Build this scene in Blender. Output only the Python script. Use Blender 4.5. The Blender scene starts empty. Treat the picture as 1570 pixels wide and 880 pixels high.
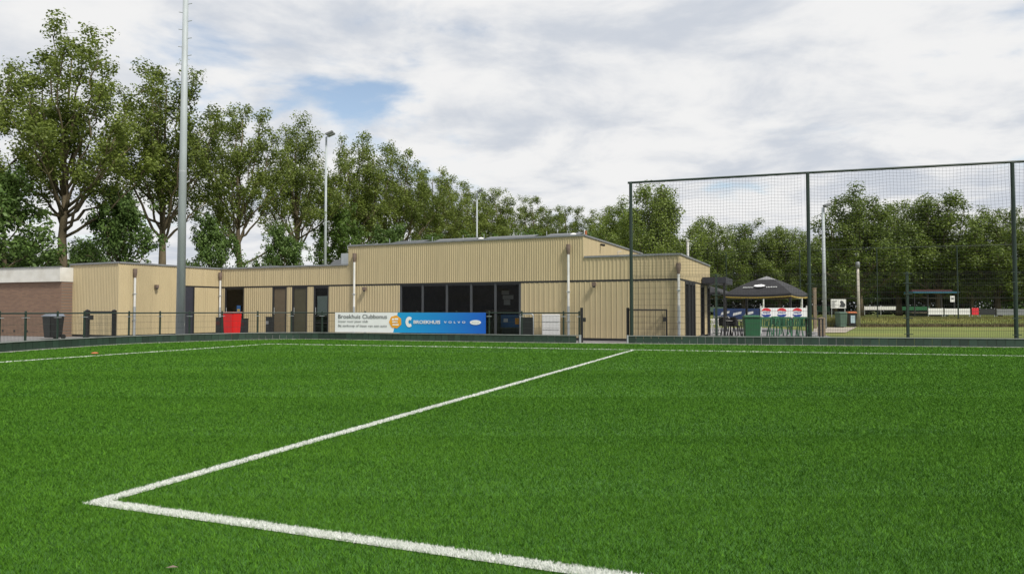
import bpy, bmesh, math, random
import numpy as np
from mathutils import Vector, Matrix
from mathutils.geometry import tessellate_polygon
random.seed(7); RNG = np.random.default_rng(7)
sc = bpy.context.scene
COL = sc.collection
R = math.radians

# ------------------------------------------------------------------ camera, sky, sun, exposure
FPX, EYE = 1078.0, 1.083                      # focal length in photo pixels, eye height
PITCH = math.atan(37 / FPX)
cam_d = bpy.data.cameras.new('camera'); cam = bpy.data.objects.new('camera', cam_d); COL.objects.link(cam)
cam_d.sensor_width = 36; cam_d.lens = 36 * FPX / 1570; cam_d.clip_end = 3000; cam_d.clip_start = 0.05
cam.location = (0, 0, EYE); cam.rotation_euler = (math.pi / 2 + PITCH, 0, 0)
sc.camera = cam

SUN_EL, SUN_AZ = R(52), R(138)                # azimuth measured from +Y towards +X
world = bpy.data.worlds.new('World'); sc.world = world; world.use_nodes = True
nt = world.node_tree; N = nt.nodes; LK = nt.links; N.clear()
def nd(t, **k):
    n = N.new(t)
    for a, b in k.items(): setattr(n, a, b)
    return n
out = nd('ShaderNodeOutputWorld'); bg = nd('ShaderNodeBackground'); bg.inputs[1].default_value = 0.10
sky = nd('ShaderNodeTexSky', sky_type='NISHITA', sun_disc=False, sun_elevation=SUN_EL, sun_rotation=SUN_AZ, air_density=1.0, dust_density=1.2)
tc = nd('ShaderNodeTexCoord'); sep = nd('ShaderNodeSeparateXYZ'); LK.new(tc.outputs['Generated'], sep.inputs[0])
def mth(op, a, b=None, clamp=False):
    m = nd('ShaderNodeMath', operation=op, use_clamp=clamp)
    for i, v in enumerate((a, b)):
        if v is None: continue
        if isinstance(v, (int, float)): m.inputs[i].default_value = v
        else: LK.new(v, m.inputs[i])
    return m.outputs[0]
zc = mth('ADD', mth('MAXIMUM', sep.outputs[2], 0.0), 0.16)
cmb = nd('ShaderNodeCombineXYZ'); LK.new(mth('DIVIDE', sep.outputs[0], zc), cmb.inputs[0]); LK.new(mth('DIVIDE', sep.outputs[1], zc), cmb.inputs[1])
cmb.inputs[2].default_value = 3.7
def noise(scale, detail, rough, dist=0.0, off=(0, 0, 0)):
    mp = nd('ShaderNodeMapping'); mp.inputs['Location'].default_value = off; LK.new(cmb.outputs[0], mp.inputs[0])
    n = nd('ShaderNodeTexNoise'); n.inputs['Scale'].default_value = scale; n.inputs['Detail'].default_value = detail
    n.inputs['Roughness'].default_value = rough; n.inputs['Distortion'].default_value = dist
    LK.new(mp.outputs[0], n.inputs['Vector']); return n.outputs['Fac']
def ramp(v, stops):
    r = nd('ShaderNodeValToRGB'); LK.new(v, r.inputs[0]); e = r.color_ramp.elements
    r.color_ramp.interpolation = 'EASE'
    for i, (p, c) in enumerate(stops):
        q = e[i] if i < 2 else e.new(p)
        q.position = p; q.color = (c, c, c, 1) if isinstance(c, float) else (*c, 1)
    return r.outputs[0]
CLOUD_OFF = (3.3, 14.2, 0)
cover = ramp(noise(1.25, 9, 0.55, 0.3, CLOUD_OFF), [(0.275, 0.0), (0.41, 1.0)])
shade = ramp(noise(2.1, 10, 0.58, 0.3, (9.2, 1.4, 2)), [(0.33, (4.45, 4.75, 5.25)), (0.60, (6.5, 6.5, 6.5))])
mix = nd('ShaderNodeMix', data_type='RGBA'); LK.new(cover, mix.inputs[0])
skyb = nd('ShaderNodeMix', data_type='RGBA', blend_type='MULTIPLY'); skyb.inputs[0].default_value = 1.0
LK.new(sky.outputs[0], skyb.inputs[6]); skyb.inputs[7].default_value = (1.5, 1.35, 1.2, 1)
LK.new(skyb.outputs[2], mix.inputs[6]); LK.new(shade, mix.inputs[7])
LK.new(mix.outputs[2], bg.inputs[0]); LK.new(bg.outputs[0], out.inputs[0])

sun_d = bpy.data.lights.new('sun', 'SUN'); sun = bpy.data.objects.new('sun', sun_d); COL.objects.link(sun)
sun_d.energy = 3.0; sun_d.angle = R(9); sun_d.color = (1.0, 0.95, 0.86)
sdir = Vector((math.sin(SUN_AZ) * math.cos(SUN_EL), math.cos(SUN_AZ) * math.cos(SUN_EL), math.sin(SUN_EL)))
sun.rotation_euler = sdir.to_track_quat('Z', 'Y').to_euler(); sun.location = (20, -20, 40)
sc.view_settings.view_transform = 'Standard'; sc.view_settings.look = 'None'
sc.view_settings.exposure = 0.45; sc.view_settings.gamma = 1.0; sc.view_settings.use_curve_mapping = False
sc.cycles.max_bounces = 8; sc.cycles.transparent_max_bounces = 12

# ------------------------------------------------------------------ helpers
def at(px, py, Y):                            # a point seen at a photo pixel, at distance Y ahead
    r = (px - 785) / FPX; u = (440 - py) / FPX
    dy = math.cos(PITCH) - u * math.sin(PITCH); dz = math.sin(PITCH) + u * math.cos(PITCH)
    t = Y / dy
    return Vector((r * t, Y, EYE + dz * t))
def gx(px, Y): return (px - 785) / FPX * Y

class MB:
    def __init__(s): s.v = []; s.f = []; s.m = []
    def add(s, vs, fs, m=0):
        o = len(s.v); s.v += [tuple(v) for v in vs]; s.f += [tuple(i + o for i in q) for q in fs]; s.m += [m] * len(fs); return s
    def box(s, x0, x1, y0, y1, z0, z1, m=0, taper=0.0):
        t = taper
        vs = [(x0 + t, y0 + t, z0), (x1 - t, y0 + t, z0), (x1 - t, y1 - t, z0), (x0 + t, y1 - t, z0), (x0, y0, z1), (x1, y0, z1), (x1, y1, z1), (x0, y1, z1)]
        return s.add(vs, [(0, 3, 2, 1), (4, 5, 6, 7), (0, 1, 5, 4), (1, 2, 6, 5), (2, 3, 7, 6), (3, 0, 4, 7)], m)
    def tube(s, p, q, r0, r1=None, n=8, m=0, caps=True):
        r1 = r0 if r1 is None else r1
        p, q = Vector(p), Vector(q); d = (q - p).normalized()
        a = d.cross(Vector((0, 0, 1)) if abs(d.z) < 0.9 else Vector((1, 0, 0))).normalized(); b = d.cross(a)
        vs = []
        for c, r in ((p, r0), (q, r1)):
            for i in range(n):
                an = 2 * math.pi * i / n; vs.append(c + a * (r * math.cos(an)) + b * (r * math.sin(an)))
        fs = [(i, i + n, (i + 1) % n + n, (i + 1) % n) for i in range(n)]
        if caps: fs += [tuple(range(n)), tuple(range(2 * n - 1, n - 1, -1))]
        return s.add(vs, fs, m)
    def path(s, pts, rad, n=6, m=0):
        k = len(pts); pts = [Vector(p) for p in pts]; vs = []
        for i, p in enumerate(pts):
            d = (pts[min(i + 1, k - 1)] - pts[max(i - 1, 0)]).normalized()
            a = d.cross(Vector((0, 0, 1)) if abs(d.z) < 0.93 else Vector((1, 0, 0))).normalized(); b = d.cross(a)
            r = rad[i] if hasattr(rad, '__len__') else rad
            for j in range(n):
                an = 2 * math.pi * j / n; vs.append(p + a * (r * math.cos(an)) + b * (r * math.sin(an)))
        fs = [(i * n + j, (i + 1) * n + j, (i + 1) * n + (j + 1) % n, i * n + (j + 1) % n) for i in range(k - 1) for j in range(n)]
        fs += [tuple(range(n)), tuple(range(k * n - 1, (k - 1) * n - 1, -1))]
        return s.add(vs, fs, m)
    def lathe(s, prof, n=16, m=0, c=(0, 0)):
        k = len(prof); vs = [(c[0] + r * math.cos(2 * math.pi * j / n), c[1] + r * math.sin(2 * math.pi * j / n), z) for r, z in prof for j in range(n)]
        fs = [(i * n + j, i * n + (j + 1) % n, (i + 1) * n + (j + 1) % n, (i + 1) * n + j) for i in range(k - 1) for j in range(n)]
        fs += [tuple(range(n - 1, -1, -1)), tuple(range((k - 1) * n, k * n))]
        return s.add(vs, fs, m)
    def prism(s, poly, z0, z1, m=0):
        n = len(poly); vs = [(x, y, z0) for x, y in poly] + [(x, y, z1) for x, y in poly]
        return s.add(vs, [tuple(range(n - 1, -1, -1)), tuple(range(n, 2 * n))] + [(i, (i + 1) % n, (i + 1) % n + n, i + n) for i in range(n)], m)
    def mesh(s, name, mats, smooth=False, bevel=0):
        me = bpy.data.meshes.new(name); me.from_pydata(s.v, [], s.f)
        for q in (mats if isinstance(mats, (list, tuple)) else [mats]): me.materials.append(q)
        if any(s.m): me.polygons.foreach_set('material_index', s.m)
        if bevel:
            bm = bmesh.new(); bm.from_mesh(me)
            bmesh.ops.recalc_face_normals(bm, faces=bm.faces)
            bmesh.ops.bevel(bm, geom=[e for e in bm.edges if e.is_manifold and e.calc_face_angle(0) > 0.6], offset=bevel, segments=2, affect='EDGES', clamp_overlap=True)
            bm.to_mesh(me); bm.free()
        if smooth: me.polygons.foreach_set('use_smooth', [True] * len(me.polygons))
        me.update(); return me
    def build(s, name, mats, parent=None, smooth=False, bevel=0, loc=None, rotz=0):
        return link(name, s.mesh(name, mats, smooth, bevel), parent, loc, rotz)
def link(name, me, parent=None, loc=None, rotz=0):
    o = bpy.data.objects.new(name, me); COL.objects.link(o)
    if parent: o.parent = parent
    if loc is not None: o.location = loc
    if rotz: o.rotation_euler = (0, 0, rotz)
    return o
def tag(o, label, cat, group=None):
    o['label'] = label; o['category'] = cat
    if group: o['group'] = group
    return o
def thing(name, label, cat, loc=(0, 0, 0), rotz=0, group=None):
    o = bpy.data.objects.new(name, None); COL.objects.link(o); o.location = loc; o.rotation_euler = (0, 0, rotz); o.empty_display_size = 0.2
    return tag(o, label, cat, group)
def struct(o): o['kind'] = 'structure'; return o
def stuff(o): o['kind'] = 'stuff'; return o
KIDS = {}
def dup(root, loc, rotz, label, scale=None):
    def cp(o, par):
        c = o.copy(); COL.objects.link(c); c.parent = par
        for ch in [q for q in bpy.data.objects if q.parent is o]: cp(ch, c)
        return c
    c = cp(root, None); c.location = loc; c.rotation_euler = (0, 0, rotz); c['label'] = label
    if scale is not None: c.scale = scale if hasattr(scale, '__len__') else (scale,) * 3
    return c

# ------------------------------------------------------------------ materials
def mat(name, col, rough=0.6, metal=0.0, var=0.12, scale=3.0, bump=0.0, bscale=60, spec=0.5, dirt=None, objvar=0.0, stretch=(1, 1, 1)):
    m = bpy.data.materials.new(name); m.use_nodes = True; t = m.node_tree; b = t.nodes['Principled BSDF']
    b.inputs['Roughness'].default_value = rough; b.inputs['Metallic'].default_value = metal; b.inputs['Specular IOR Level'].default_value = spec
    co = t.nodes.new('ShaderNodeTexCoord'); mp = t.nodes.new('ShaderNodeMapping'); mp.inputs['Scale'].default_value = stretch
    t.links.new(co.outputs['Object'], mp.inputs[0])
    n = t.nodes.new('ShaderNodeTexNoise'); n.inputs['Scale'].default_value = scale; n.inputs['Detail'].default_value = 6; n.inputs['Roughness'].default_value = 0.62
    t.links.new(mp.outputs[0], n.inputs['Vector'])
    mr = t.nodes.new('ShaderNodeMapRange'); mr.inputs[1].default_value = 0.3; mr.inputs[2].default_value = 0.7; mr.inputs[3].default_value = 1 - var; mr.inputs[4].default_value = 1 + var
    t.links.new(n.outputs['Fac'], mr.inputs[0])
    val = mr.outputs[0]
    if objvar:
        oi = t.nodes.new('ShaderNodeObjectInfo'); m2 = t.nodes.new('ShaderNodeMapRange'); m2.inputs[3].default_value = 1 - objvar; m2.inputs[4].default_value = 1 + objvar
        t.links.new(oi.outputs['Random'], m2.inputs[0]); mm = t.nodes.new('ShaderNodeMath'); mm.operation = 'MULTIPLY'
        t.links.new(val, mm.inputs[0]); t.links.new(m2.outputs[0], mm.inputs[1]); val = mm.outputs[0]
    hs = t.nodes.new('ShaderNodeMix'); hs.data_type = 'RGBA'; hs.blend_type = 'MULTIPLY'; hs.inputs[0].default_value = 1
    hs.inputs[6].default_value = (*col, 1); t.links.new(val, hs.inputs[7])
    col_out = hs.outputs[2]
    if dirt:
        dn = t.nodes.new('ShaderNodeTexNoise'); dn.inputs['Scale'].default_value = dirt[1]; dn.inputs['Detail'].default_value = 7
        t.links.new(mp.outputs[0], dn.inputs['Vector'])
        dr = t.nodes.new('ShaderNodeMapRange'); dr.inputs[1].default_value = 0.5; dr.inputs[2].default_value = 0.75; dr.inputs[4].default_value = dirt[2]
        t.links.new(dn.outputs['Fac'], dr.inputs[0]); dm = t.nodes.new('ShaderNodeMix'); dm.data_type = 'RGBA'
        t.links.new(dr.outputs[0], dm.inputs[0]); t.links.new(col_out, dm.inputs[6]); dm.inputs[7].default_value = (*dirt[0], 1); col_out = dm.outputs[2]
    t.links.new(col_out, b.inputs['Base Color'])
    if bump:
        bn = t.nodes.new('ShaderNodeTexNoise'); bn.inputs['Scale'].default_value = bscale; bn.inputs['Detail'].default_value = 4; t.links.new(co.outputs['Object'], bn.inputs['Vector'])
        bp = t.nodes.new('ShaderNodeBump'); bp.inputs['Strength'].default_value = bump; bp.inputs['Distance'].default_value = 0.02
        t.links.new(bn.outputs['Fac'], bp.inputs['Height']); t.links.new(bp.outputs[0], b.inputs['Normal'])
    return m
M = {}
M['clad'] = mat('beige_cladding', (0.47, 0.388, 0.232), 0.55, var=0.10, scale=1.6, stretch=(1.6, 1.6, 0.22), dirt=((0.29, 0.24, 0.15), 1.8, 0.38), objvar=0.03)
M['dark'] = mat('anthracite_metal', (0.018, 0.019, 0.022), 0.45)
M['door'] = mat('anthracite_door', (0.03, 0.032, 0.045), 0.5)
M['trim'] = mat('grey_roof_trim', (0.23, 0.24, 0.25), 0.5, 0.3)
M['roof'] = mat('bitumen_roof', (0.07, 0.07, 0.075), 0.9, var=0.25)
M['galv'] = mat('galvanised_steel', (0.42, 0.45, 0.47), 0.45, 0.35, var=0.12, scale=6, stretch=(1, 1, 0.3))
M['pole'] = mat('galvanised_pole', (0.37, 0.41, 0.43), 0.6, 0.08, var=0.12, scale=4, stretch=(1, 1, 0.3), dirt=((0.27, 0.29, 0.30), 2.0, 0.5))
M['pipew'] = mat('white_pipe', (0.68, 0.68, 0.66), 0.4)
M['rust'] = mat('brown_hopper', (0.17, 0.125, 0.10), 0.7)
M['green'] = mat('dark_green_paint', (0.012, 0.028, 0.02), 0.42)
M['wire'] = mat('green_wire', (0.02, 0.035, 0.025), 0.5)
M['black'] = mat('black_plastic', (0.012, 0.012, 0.013), 0.45)
M['board'] = mat('green_kickboard', (0.017, 0.04, 0.026), 0.55, var=0.25, scale=5, objvar=0.28, dirt=((0.07, 0.08, 0.06), 2.5, 0.4))
M['cap'] = mat('grey_cap', (0.22, 0.24, 0.23), 0.7, var=0.2)
M['conc'] = mat('concrete', (0.36, 0.35, 0.33), 0.85, var=0.18, scale=5, bump=0.3)
M['pave'] = mat('grey_paving', (0.20, 0.195, 0.20), 0.9, var=0.2, scale=2.5, dirt=((0.12, 0.115, 0.1), 1.2, 0.5))
M['white'] = mat('white_paint', (0.72, 0.72, 0.71), 0.5, var=0.06)
M['fascia'] = mat('white_fascia', (0.66, 0.65, 0.61), 0.6, var=0.06, dirt=((0.45, 0.42, 0.35), 1.4, 0.5))
M['red'] = mat('red_plastic', (0.62, 0.012, 0.014), 0.4, var=0.06)
M['pink'] = mat('pale_red_lid', (0.62, 0.33, 0.30), 0.5)
M['binlid'] = mat('grey_lid', (0.17, 0.19, 0.23), 0.35)
M['wood'] = mat('weathered_wood', (0.20, 0.155, 0.11), 0.85, var=0.3, scale=9, stretch=(1, 1, 0.15))
M['orange'] = mat('orange_plastic', (0.42, 0.13, 0.045), 0.6)
M['binG'] = mat('green_bin', (0.02, 0.11, 0.045), 0.45)
M['binD'] = mat('dull_green_bin', (0.07, 0.12, 0.09), 0.5)
M['chG'] = mat('green_chair', (0.045, 0.17, 0.09), 0.4)
M['chW'] = mat('white_chair', (0.62, 0.61, 0.58), 0.45)
M['navy'] = mat('navy_banner', (0.012, 0.035, 0.12), 0.55, var=0.2)
M['tent'] = mat('black_canvas', (0.022, 0.022, 0.025), 0.75, var=0.25, bump=0.15, bscale=8)
M['tentG'] = mat('grey_canvas_cap', (0.22, 0.22, 0.23), 0.7)
M['gold'] = mat('gold_trim', (0.42, 0.30, 0.06), 0.6)
M['sand'] = mat('sand_path', (0.33, 0.29, 0.24), 0.95, var=0.2, scale=4)
M['pale'] = mat('pale_letter', (0.55, 0.56, 0.56), 0.6)
M['ink'] = mat('dark_ink', (0.05, 0.055, 0.06), 0.6)
M['greyink'] = mat('grey_ink', (0.16, 0.165, 0.17), 0.6)
M['pred'] = mat('print_red', (0.62, 0.02, 0.035), 0.5)
M['pblue'] = mat('print_blue', (0.02, 0.05, 0.28), 0.5)
M['yorange'] = mat('print_orange', (0.80, 0.36, 0.02), 0.5, var=0.15, scale=1.5)
M['print'] = mat('white_print', (0.80, 0.81, 0.82), 0.5, var=0.03)
M['cyan'] = mat('sky_blue_roof', (0.02, 0.13, 0.21), 0.5)
M['maroon'] = mat('maroon_board', (0.06, 0.012, 0.012), 0.6)
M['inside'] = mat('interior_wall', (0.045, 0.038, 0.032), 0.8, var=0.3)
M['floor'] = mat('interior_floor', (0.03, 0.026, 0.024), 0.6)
M['lightpanel'] = mat('frosted_panel', (0.34, 0.44, 0.42), 0.35)
M['brownpane'] = mat('brown_glass_view', (0.11, 0.085, 0.055), 0.45)  # what the door glass reflects and shows, put into an opaque brown
M['olivepane'] = mat('olive_glass_view', (0.06, 0.055, 0.032), 0.45)  # darker pane, olive painted in for the reflection and view in its glass
M['bluebox'] = mat('blue_sign', (0.02, 0.09, 0.25), 0.5)
M['concpole'] = mat('concrete_pole', (0.42, 0.39, 0.34), 0.8, var=0.2)
M['solar'] = mat('solar_cell', (0.008, 0.009, 0.014), 0.25)

def glass(name, tint):
    m = bpy.data.materials.new(name); m.use_nodes = True; t = m.node_tree; t.nodes.clear()
    o = t.nodes.new('ShaderNodeOutputMaterial'); tr = t.nodes.new('ShaderNodeBsdfTransparent'); tr.inputs[0].default_value = (*tint, 1)
    g = t.nodes.new('ShaderNodeBsdfGlossy'); g.inputs['Roughness'].default_value = 0.02; g.inputs[0].default_value = (0.8, 0.8, 0.8, 1)
    fr = t.nodes.new('ShaderNodeFresnel'); fr.inputs[0].default_value = 1.2; mx = t.nodes.new('ShaderNodeMixShader')
    t.links.new(fr.outputs[0], mx.inputs[0]); t.links.new(tr.outputs[0], mx.inputs[1]); t.links.new(g.outputs[0], mx.inputs[2]); t.links.new(mx.outputs[0], o.inputs[0])
    return m
M['glass'] = glass('window_glass', (0.8, 0.81, 0.8))

def brick_mat():
    m = mat('brown_brick', (0.2, 0.13, 0.1), 0.85); t = m.node_tree; b = t.nodes['Principled BSDF']
    co = t.nodes.new('ShaderNodeTexCoord'); s = t.nodes.new('ShaderNodeSeparateXYZ'); t.links.new(co.outputs['Object'], s.inputs[0])
    c = t.nodes.new('ShaderNodeCombineXYZ'); t.links.new(s.outputs[0], c.inputs[0]); t.links.new(s.outputs[2], c.inputs[1])
    br = t.nodes.new('ShaderNodeTexBrick'); t.links.new(c.outputs[0], br.inputs['Vector'])
    br.inputs['Scale'].default_value = 1.0; br.inputs['Brick Width'].default_value = 0.22; br.inputs['Row Height'].default_value = 0.0625; br.inputs['Mortar Size'].default_value = 0.006
    br.inputs['Color1'].default_value = (0.24, 0.148, 0.098, 1); br.inputs['Color2'].default_value = (0.185, 0.113, 0.08, 1); br.inputs['Mortar'].default_value = (0.17, 0.13, 0.105, 1)
    t.links.new(br.outputs['Color'], b.inputs['Base Color'])
    bp = t.nodes.new('ShaderNodeBump'); bp.inputs['Strength'].default_value = 0.6; bp.inputs['Distance'].default_value = 0.01; bp.invert = True
    t.links.new(br.outputs['Fac'], bp.inputs['Height']); t.links.new(bp.outputs[0], b.inputs['Normal'])
    return m
M['brick'] = brick_mat()

def leaf_mat(name, c0, c1, trans=0.35, nscale=0.55):
    m = bpy.data.materials.new(name); m.use_nodes = True; t = m.node_tree; t.nodes.clear()
    o = t.nodes.new('ShaderNodeOutputMaterial')
    geo = t.nodes.new('ShaderNodeNewGeometry'); oi = t.nodes.new('ShaderNodeObjectInfo'); co = t.nodes.new('ShaderNodeTexCoord')
    n = t.nodes.new('ShaderNodeTexNoise'); n.inputs['Scale'].default_value = nscale; n.inputs['Detail'].default_value = 3; t.links.new(co.outputs['Object'], n.inputs['Vector'])
    a = t.nodes.new('ShaderNodeMath'); a.operation = 'MULTIPLY_ADD'; t.links.new(geo.outputs['Random Per Island'], a.inputs[0]); a.inputs[1].default_value = 0.55; t.links.new(n.outputs['Fac'], a.inputs[2])
    b = t.nodes.new('ShaderNodeMath'); b.operation = 'MULTIPLY_ADD'; t.links.new(oi.outputs['Random'], b.inputs[0]); b.inputs[1].default_value = 0.22; t.links.new(a.outputs[0], b.inputs[2])
    mr = t.nodes.new('ShaderNodeMapRange'); mr.inputs[1].default_value = 0.45; mr.inputs[2].default_value = 1.2; t.links.new(b.outputs[0], mr.inputs[0])
    mx = t.nodes.new('ShaderNodeMix'); mx.data_type = 'RGBA'; t.links.new(mr.outputs[0], mx.inputs[0]); mx.inputs[6].default_value = (*c0, 1); mx.inputs[7].default_value = (*c1, 1)
    p = t.nodes.new('ShaderNodeBsdfPrincipled'); p.inputs['Roughness'].default_value = 0.5; p.inputs['Specular IOR Level'].default_value = 0.35; t.links.new(mx.outputs[2], p.inputs['Base Color'])
    tl = t.nodes.new('ShaderNodeBsdfTranslucent'); t.links.new(mx.outputs[2], tl.inputs[0])
    ms = t.nodes.new('ShaderNodeMixShader'); ms.inputs[0].default_value = trans; t.links.new(p.outputs[0], ms.inputs[1]); t.links.new(tl.outputs[0], ms.inputs[2]); t.links.new(ms.outputs[0], o.inputs[0])
    return m
M['leafP'] = leaf_mat('poplar_leaf', (0.055, 0.088, 0.014), (0.225, 0.285, 0.055), 0.38)
M['leafB'] = leaf_mat('shrub_leaf', (0.04, 0.088, 0.018), (0.15, 0.24, 0.058), 0.36)
M['leafR'] = leaf_mat('field_tree_leaf', (0.05, 0.088, 0.014), (0.215, 0.285, 0.052), 0.36)
M['leafBright'] = leaf_mat('bright_leaf', (0.05, 0.105, 0.018), (0.125, 0.20, 0.036))
M['bark'] = mat('bark', (0.125, 0.10, 0.06), 0.9, var=0.4, scale=3, stretch=(1, 1, 0.25), dirt=((0.135, 0.13, 0.028), 0.8, 0.9))
M['dry'] = leaf_mat('dry_grass', (0.10, 0.125, 0.028), (0.25, 0.225, 0.075))

def tone_mat(name, c0, c1, rough=0.55, spec=0.3, big=0.35, trans=0.0):
    """turf fibre: every blade has its own tone, broad light and dark patches coloured in for wear and pile lean"""
    m = bpy.data.materials.new(name); m.use_nodes = True; t = m.node_tree; b = t.nodes['Principled BSDF']
    b.inputs['Roughness'].default_value = rough; b.inputs['Specular IOR Level'].default_value = spec
    at_ = t.nodes.new('ShaderNodeAttribute'); at_.attribute_name = 'tone'
    co = t.nodes.new('ShaderNodeTexCoord'); mp = t.nodes.new('ShaderNodeMapping'); mp.inputs['Rotation'].default_value = (0, 0, R(19)); mp.inputs['Scale'].default_value = (0.5, 1.6, 1); t.links.new(co.outputs['Object'], mp.inputs[0])
    n = t.nodes.new('ShaderNodeTexNoise'); n.inputs['Scale'].default_value = 0.45; n.inputs['Detail'].default_value = 6; n.inputs['Roughness'].default_value = 0.6; t.links.new(mp.outputs[0], n.inputs['Vector'])  # patch tones put into the colour for wear and leaning-pile sheen
    a = t.nodes.new('ShaderNodeMath'); a.operation = 'MULTIPLY_ADD'; t.links.new(n.outputs['Fac'], a.inputs[0]); a.inputs[1].default_value = big * 2; t.links.new(at_.outputs['Fac'], a.inputs[2])
    n2 = t.nodes.new('ShaderNodeTexNoise'); n2.inputs['Scale'].default_value = 11; n2.inputs['Detail'].default_value = 4; n2.inputs['Roughness'].default_value = 0.7; t.links.new(co.outputs['Object'], n2.inputs['Vector'])
    a2 = t.nodes.new('ShaderNodeMath'); a2.operation = 'MULTIPLY_ADD'; t.links.new(n2.outputs['Fac'], a2.inputs[0]); a2.inputs[1].default_value = big * 2.4; t.links.new(a.outputs[0], a2.inputs[2])
    s = t.nodes.new('ShaderNodeMath'); s.operation = 'SUBTRACT'; s.use_clamp = True; t.links.new(a2.outputs[0], s.inputs[0]); s.inputs[1].default_value = big * 2.2
    mx = t.nodes.new('ShaderNodeMix'); mx.data_type = 'RGBA'; t.links.new(s.outputs[0], mx.inputs[0]); mx.inputs[6].default_value = (*c0, 1); mx.inputs[7].default_value = (*c1, 1)
    t.links.new(mx.outputs[2], b.inputs['Base Color']); b.inputs['Sheen Weight'].default_value = 0.10; b.inputs['Sheen Roughness'].default_value = 0.4; b.inputs['Sheen Tint'].default_value = (0.75, 1.0, 0.5, 1)
    return m
M['blade'] = tone_mat('turf_fibre', (0.015, 0.072, 0.002), (0.092, 0.232, 0.015), rough=0.65, spec=0.14, big=0.42)
M['bladeW'] = tone_mat('white_fibre', (0.50, 0.54, 0.48), (0.78, 0.79, 0.77), big=0.1)
M['turf'] = mat('turf_backing', (0.036, 0.12, 0.008), 0.8, var=0.3, scale=30)
M['lineW'] = mat('line_backing', (0.55, 0.57, 0.52), 0.8, var=0.2, scale=20)
def lawn_mat():
    m = mat('mown_lawn', (0.115, 0.145, 0.018), 0.9, var=0.25, scale=0.35, dirt=((0.21, 0.18, 0.036), 0.22, 0.75), bump=0.5, bscale=14); return m
M['lawn'] = lawn_mat()
# ------------------------------------------------------------------ ground, turf, lines, paving
FA = R(19.5)                                   # the pitch is turned this far from the view
DX, DY = math.cos(FA), -math.sin(FA)           # along the goal line, to the right
AX, AY = math.sin(FA), math.cos(FA)            # up the pitch, away from the eye
KL = [(-13.9, 6.0), (-13.6, 14.0), (-13.5, 18.5), (-13.3, 21.05), (-12.72, 23.5), (-11.42, 25.42), (-9.7, 26.95), (-7.85, 27.35), (-6.0, 26.73), (-4.45, 26.2), (-0.8, 24.97), (2.29, 23.93)]
KR = [(3.92, 23.72), (15.5, 21.15), (21.0, 19.93)]
def smooth_line(pts, step=0.05):
    P = [Vector((*p, 0)) for p in pts]; o = []
    for i in range(len(P) - 1):
        p0 = P[max(i - 1, 0)]; p1 = P[i]; p2 = P[i + 1]; p3 = P[min(i + 2, len(P) - 1)]
        n = max(2, int((p2 - p1).length / step))
        for k in range(n):
            t = k / n
            o.append(0.5 * ((2 * p1) + (p2 - p0) * t + (2 * p0 - 5 * p1 + 4 * p2 - p3) * t * t + (3 * p1 - p0 - 3 * p2 + p3) * t ** 3))
    o.append(P[-1]); return o
def resample(line, d):
    o = [line[0]]; acc = 0
    for a, b in zip(line[:-1], line[1:]):
        L = (b - a).length
        while acc + L >= d:
            t = (d - acc) / L; a = a.lerp(b, t); o.append(a.copy()); L = (b - a).length; acc = 0
        acc += L
    return o
SL = smooth_line(KL); SR = smooth_line(KR)
def offset(line, d):
    o = []
    for i, p in enumerate(line):
        t = (line[min(i + 1, len(line) - 1)] - line[max(i - 1, 0)]).normalized(); o.append(p + Vector((-t.y, t.x, 0)) * d)
    return o
def hit(line, px):                             # where a fence line crosses a photo column
    r = (px - 785) / FPX
    for a, b in zip(line[:-1], line[1:]):
        fa, fb = a.x - r * a.y, b.x - r * b.y
        if fa * fb <= 0: return a.lerp(b, fa / (fa - fb) if fa != fb else 0), (b - a).normalized()
    return line[-1], (line[-1] - line[-2]).normalized()

def ground():
    xs = [-900, -400, -150, -60, -30, -10, 0, 10, 20, 30, 45, 60, 100, 160, 400, 900]
    ys = [-300, -60, -20, 0, 20, 40, 50, 52, 54, 56, 58, 60, 63, 70, 90, 120, 200, 500, 1400]
    def z(x, y):
        t = min(1, max(0, (y - 50) / 11)); return -0.045 + 0.575 * t * t * (3 - 2 * t)
    vs = [(x, y, z(x, y)) for y in ys for x in xs]; n = len(xs)
    fs = [(j * n + i, j * n + i + 1, (j + 1) * n + i + 1, (j + 1) * n + i) for j in range(len(ys) - 1) for i in range(n - 1)]
    struct(MB().add(vs, fs).build('ground', M['lawn'], smooth=True))
ground()
def sheet(name, poly, z, m):
    tri = tessellate_polygon([[Vector((x, y, 0)) for x, y in poly]]); me = bpy.data.meshes.new(name); fs = []
    for a, b, c in tri:
        (ax, ay), (bx_, by_), (cx, cy) = poly[a], poly[b], poly[c]
        fs.append((a, b, c) if (bx_ - ax) * (cy - ay) - (by_ - ay) * (cx - ax) > 0 else (a, c, b))
    me.from_pydata([(x, y, z) for x, y in poly], [], fs); me.materials.append(m); return struct(link(name, me))
kick_xy = [(p.x, p.y) for p in SL[::6]] + [(2.29, 23.93), (3.92, 23.72), (21.0, 19.93)]
sheet('artificial_turf', [(-14.6, -25)] + kick_xy + [(45, 14), (45, -25)], -0.016, M['turf'])
tb = [(p.x + 0.0, p.y + 0.02) for p in SL[::6]]
sheet('pavement', tb + [(2.29, 23.95), (3.92, 23.74), (10.8, 22.22), (16.2, 37.5), (16.8, 46), (-60, 46), (-60, 6)], -0.006, M['pave'])
sheet('sand_path', [(15.4, 36), (17.3, 36.5), (24, 49), (21, 49)], -0.016, M['sand'])

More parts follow.
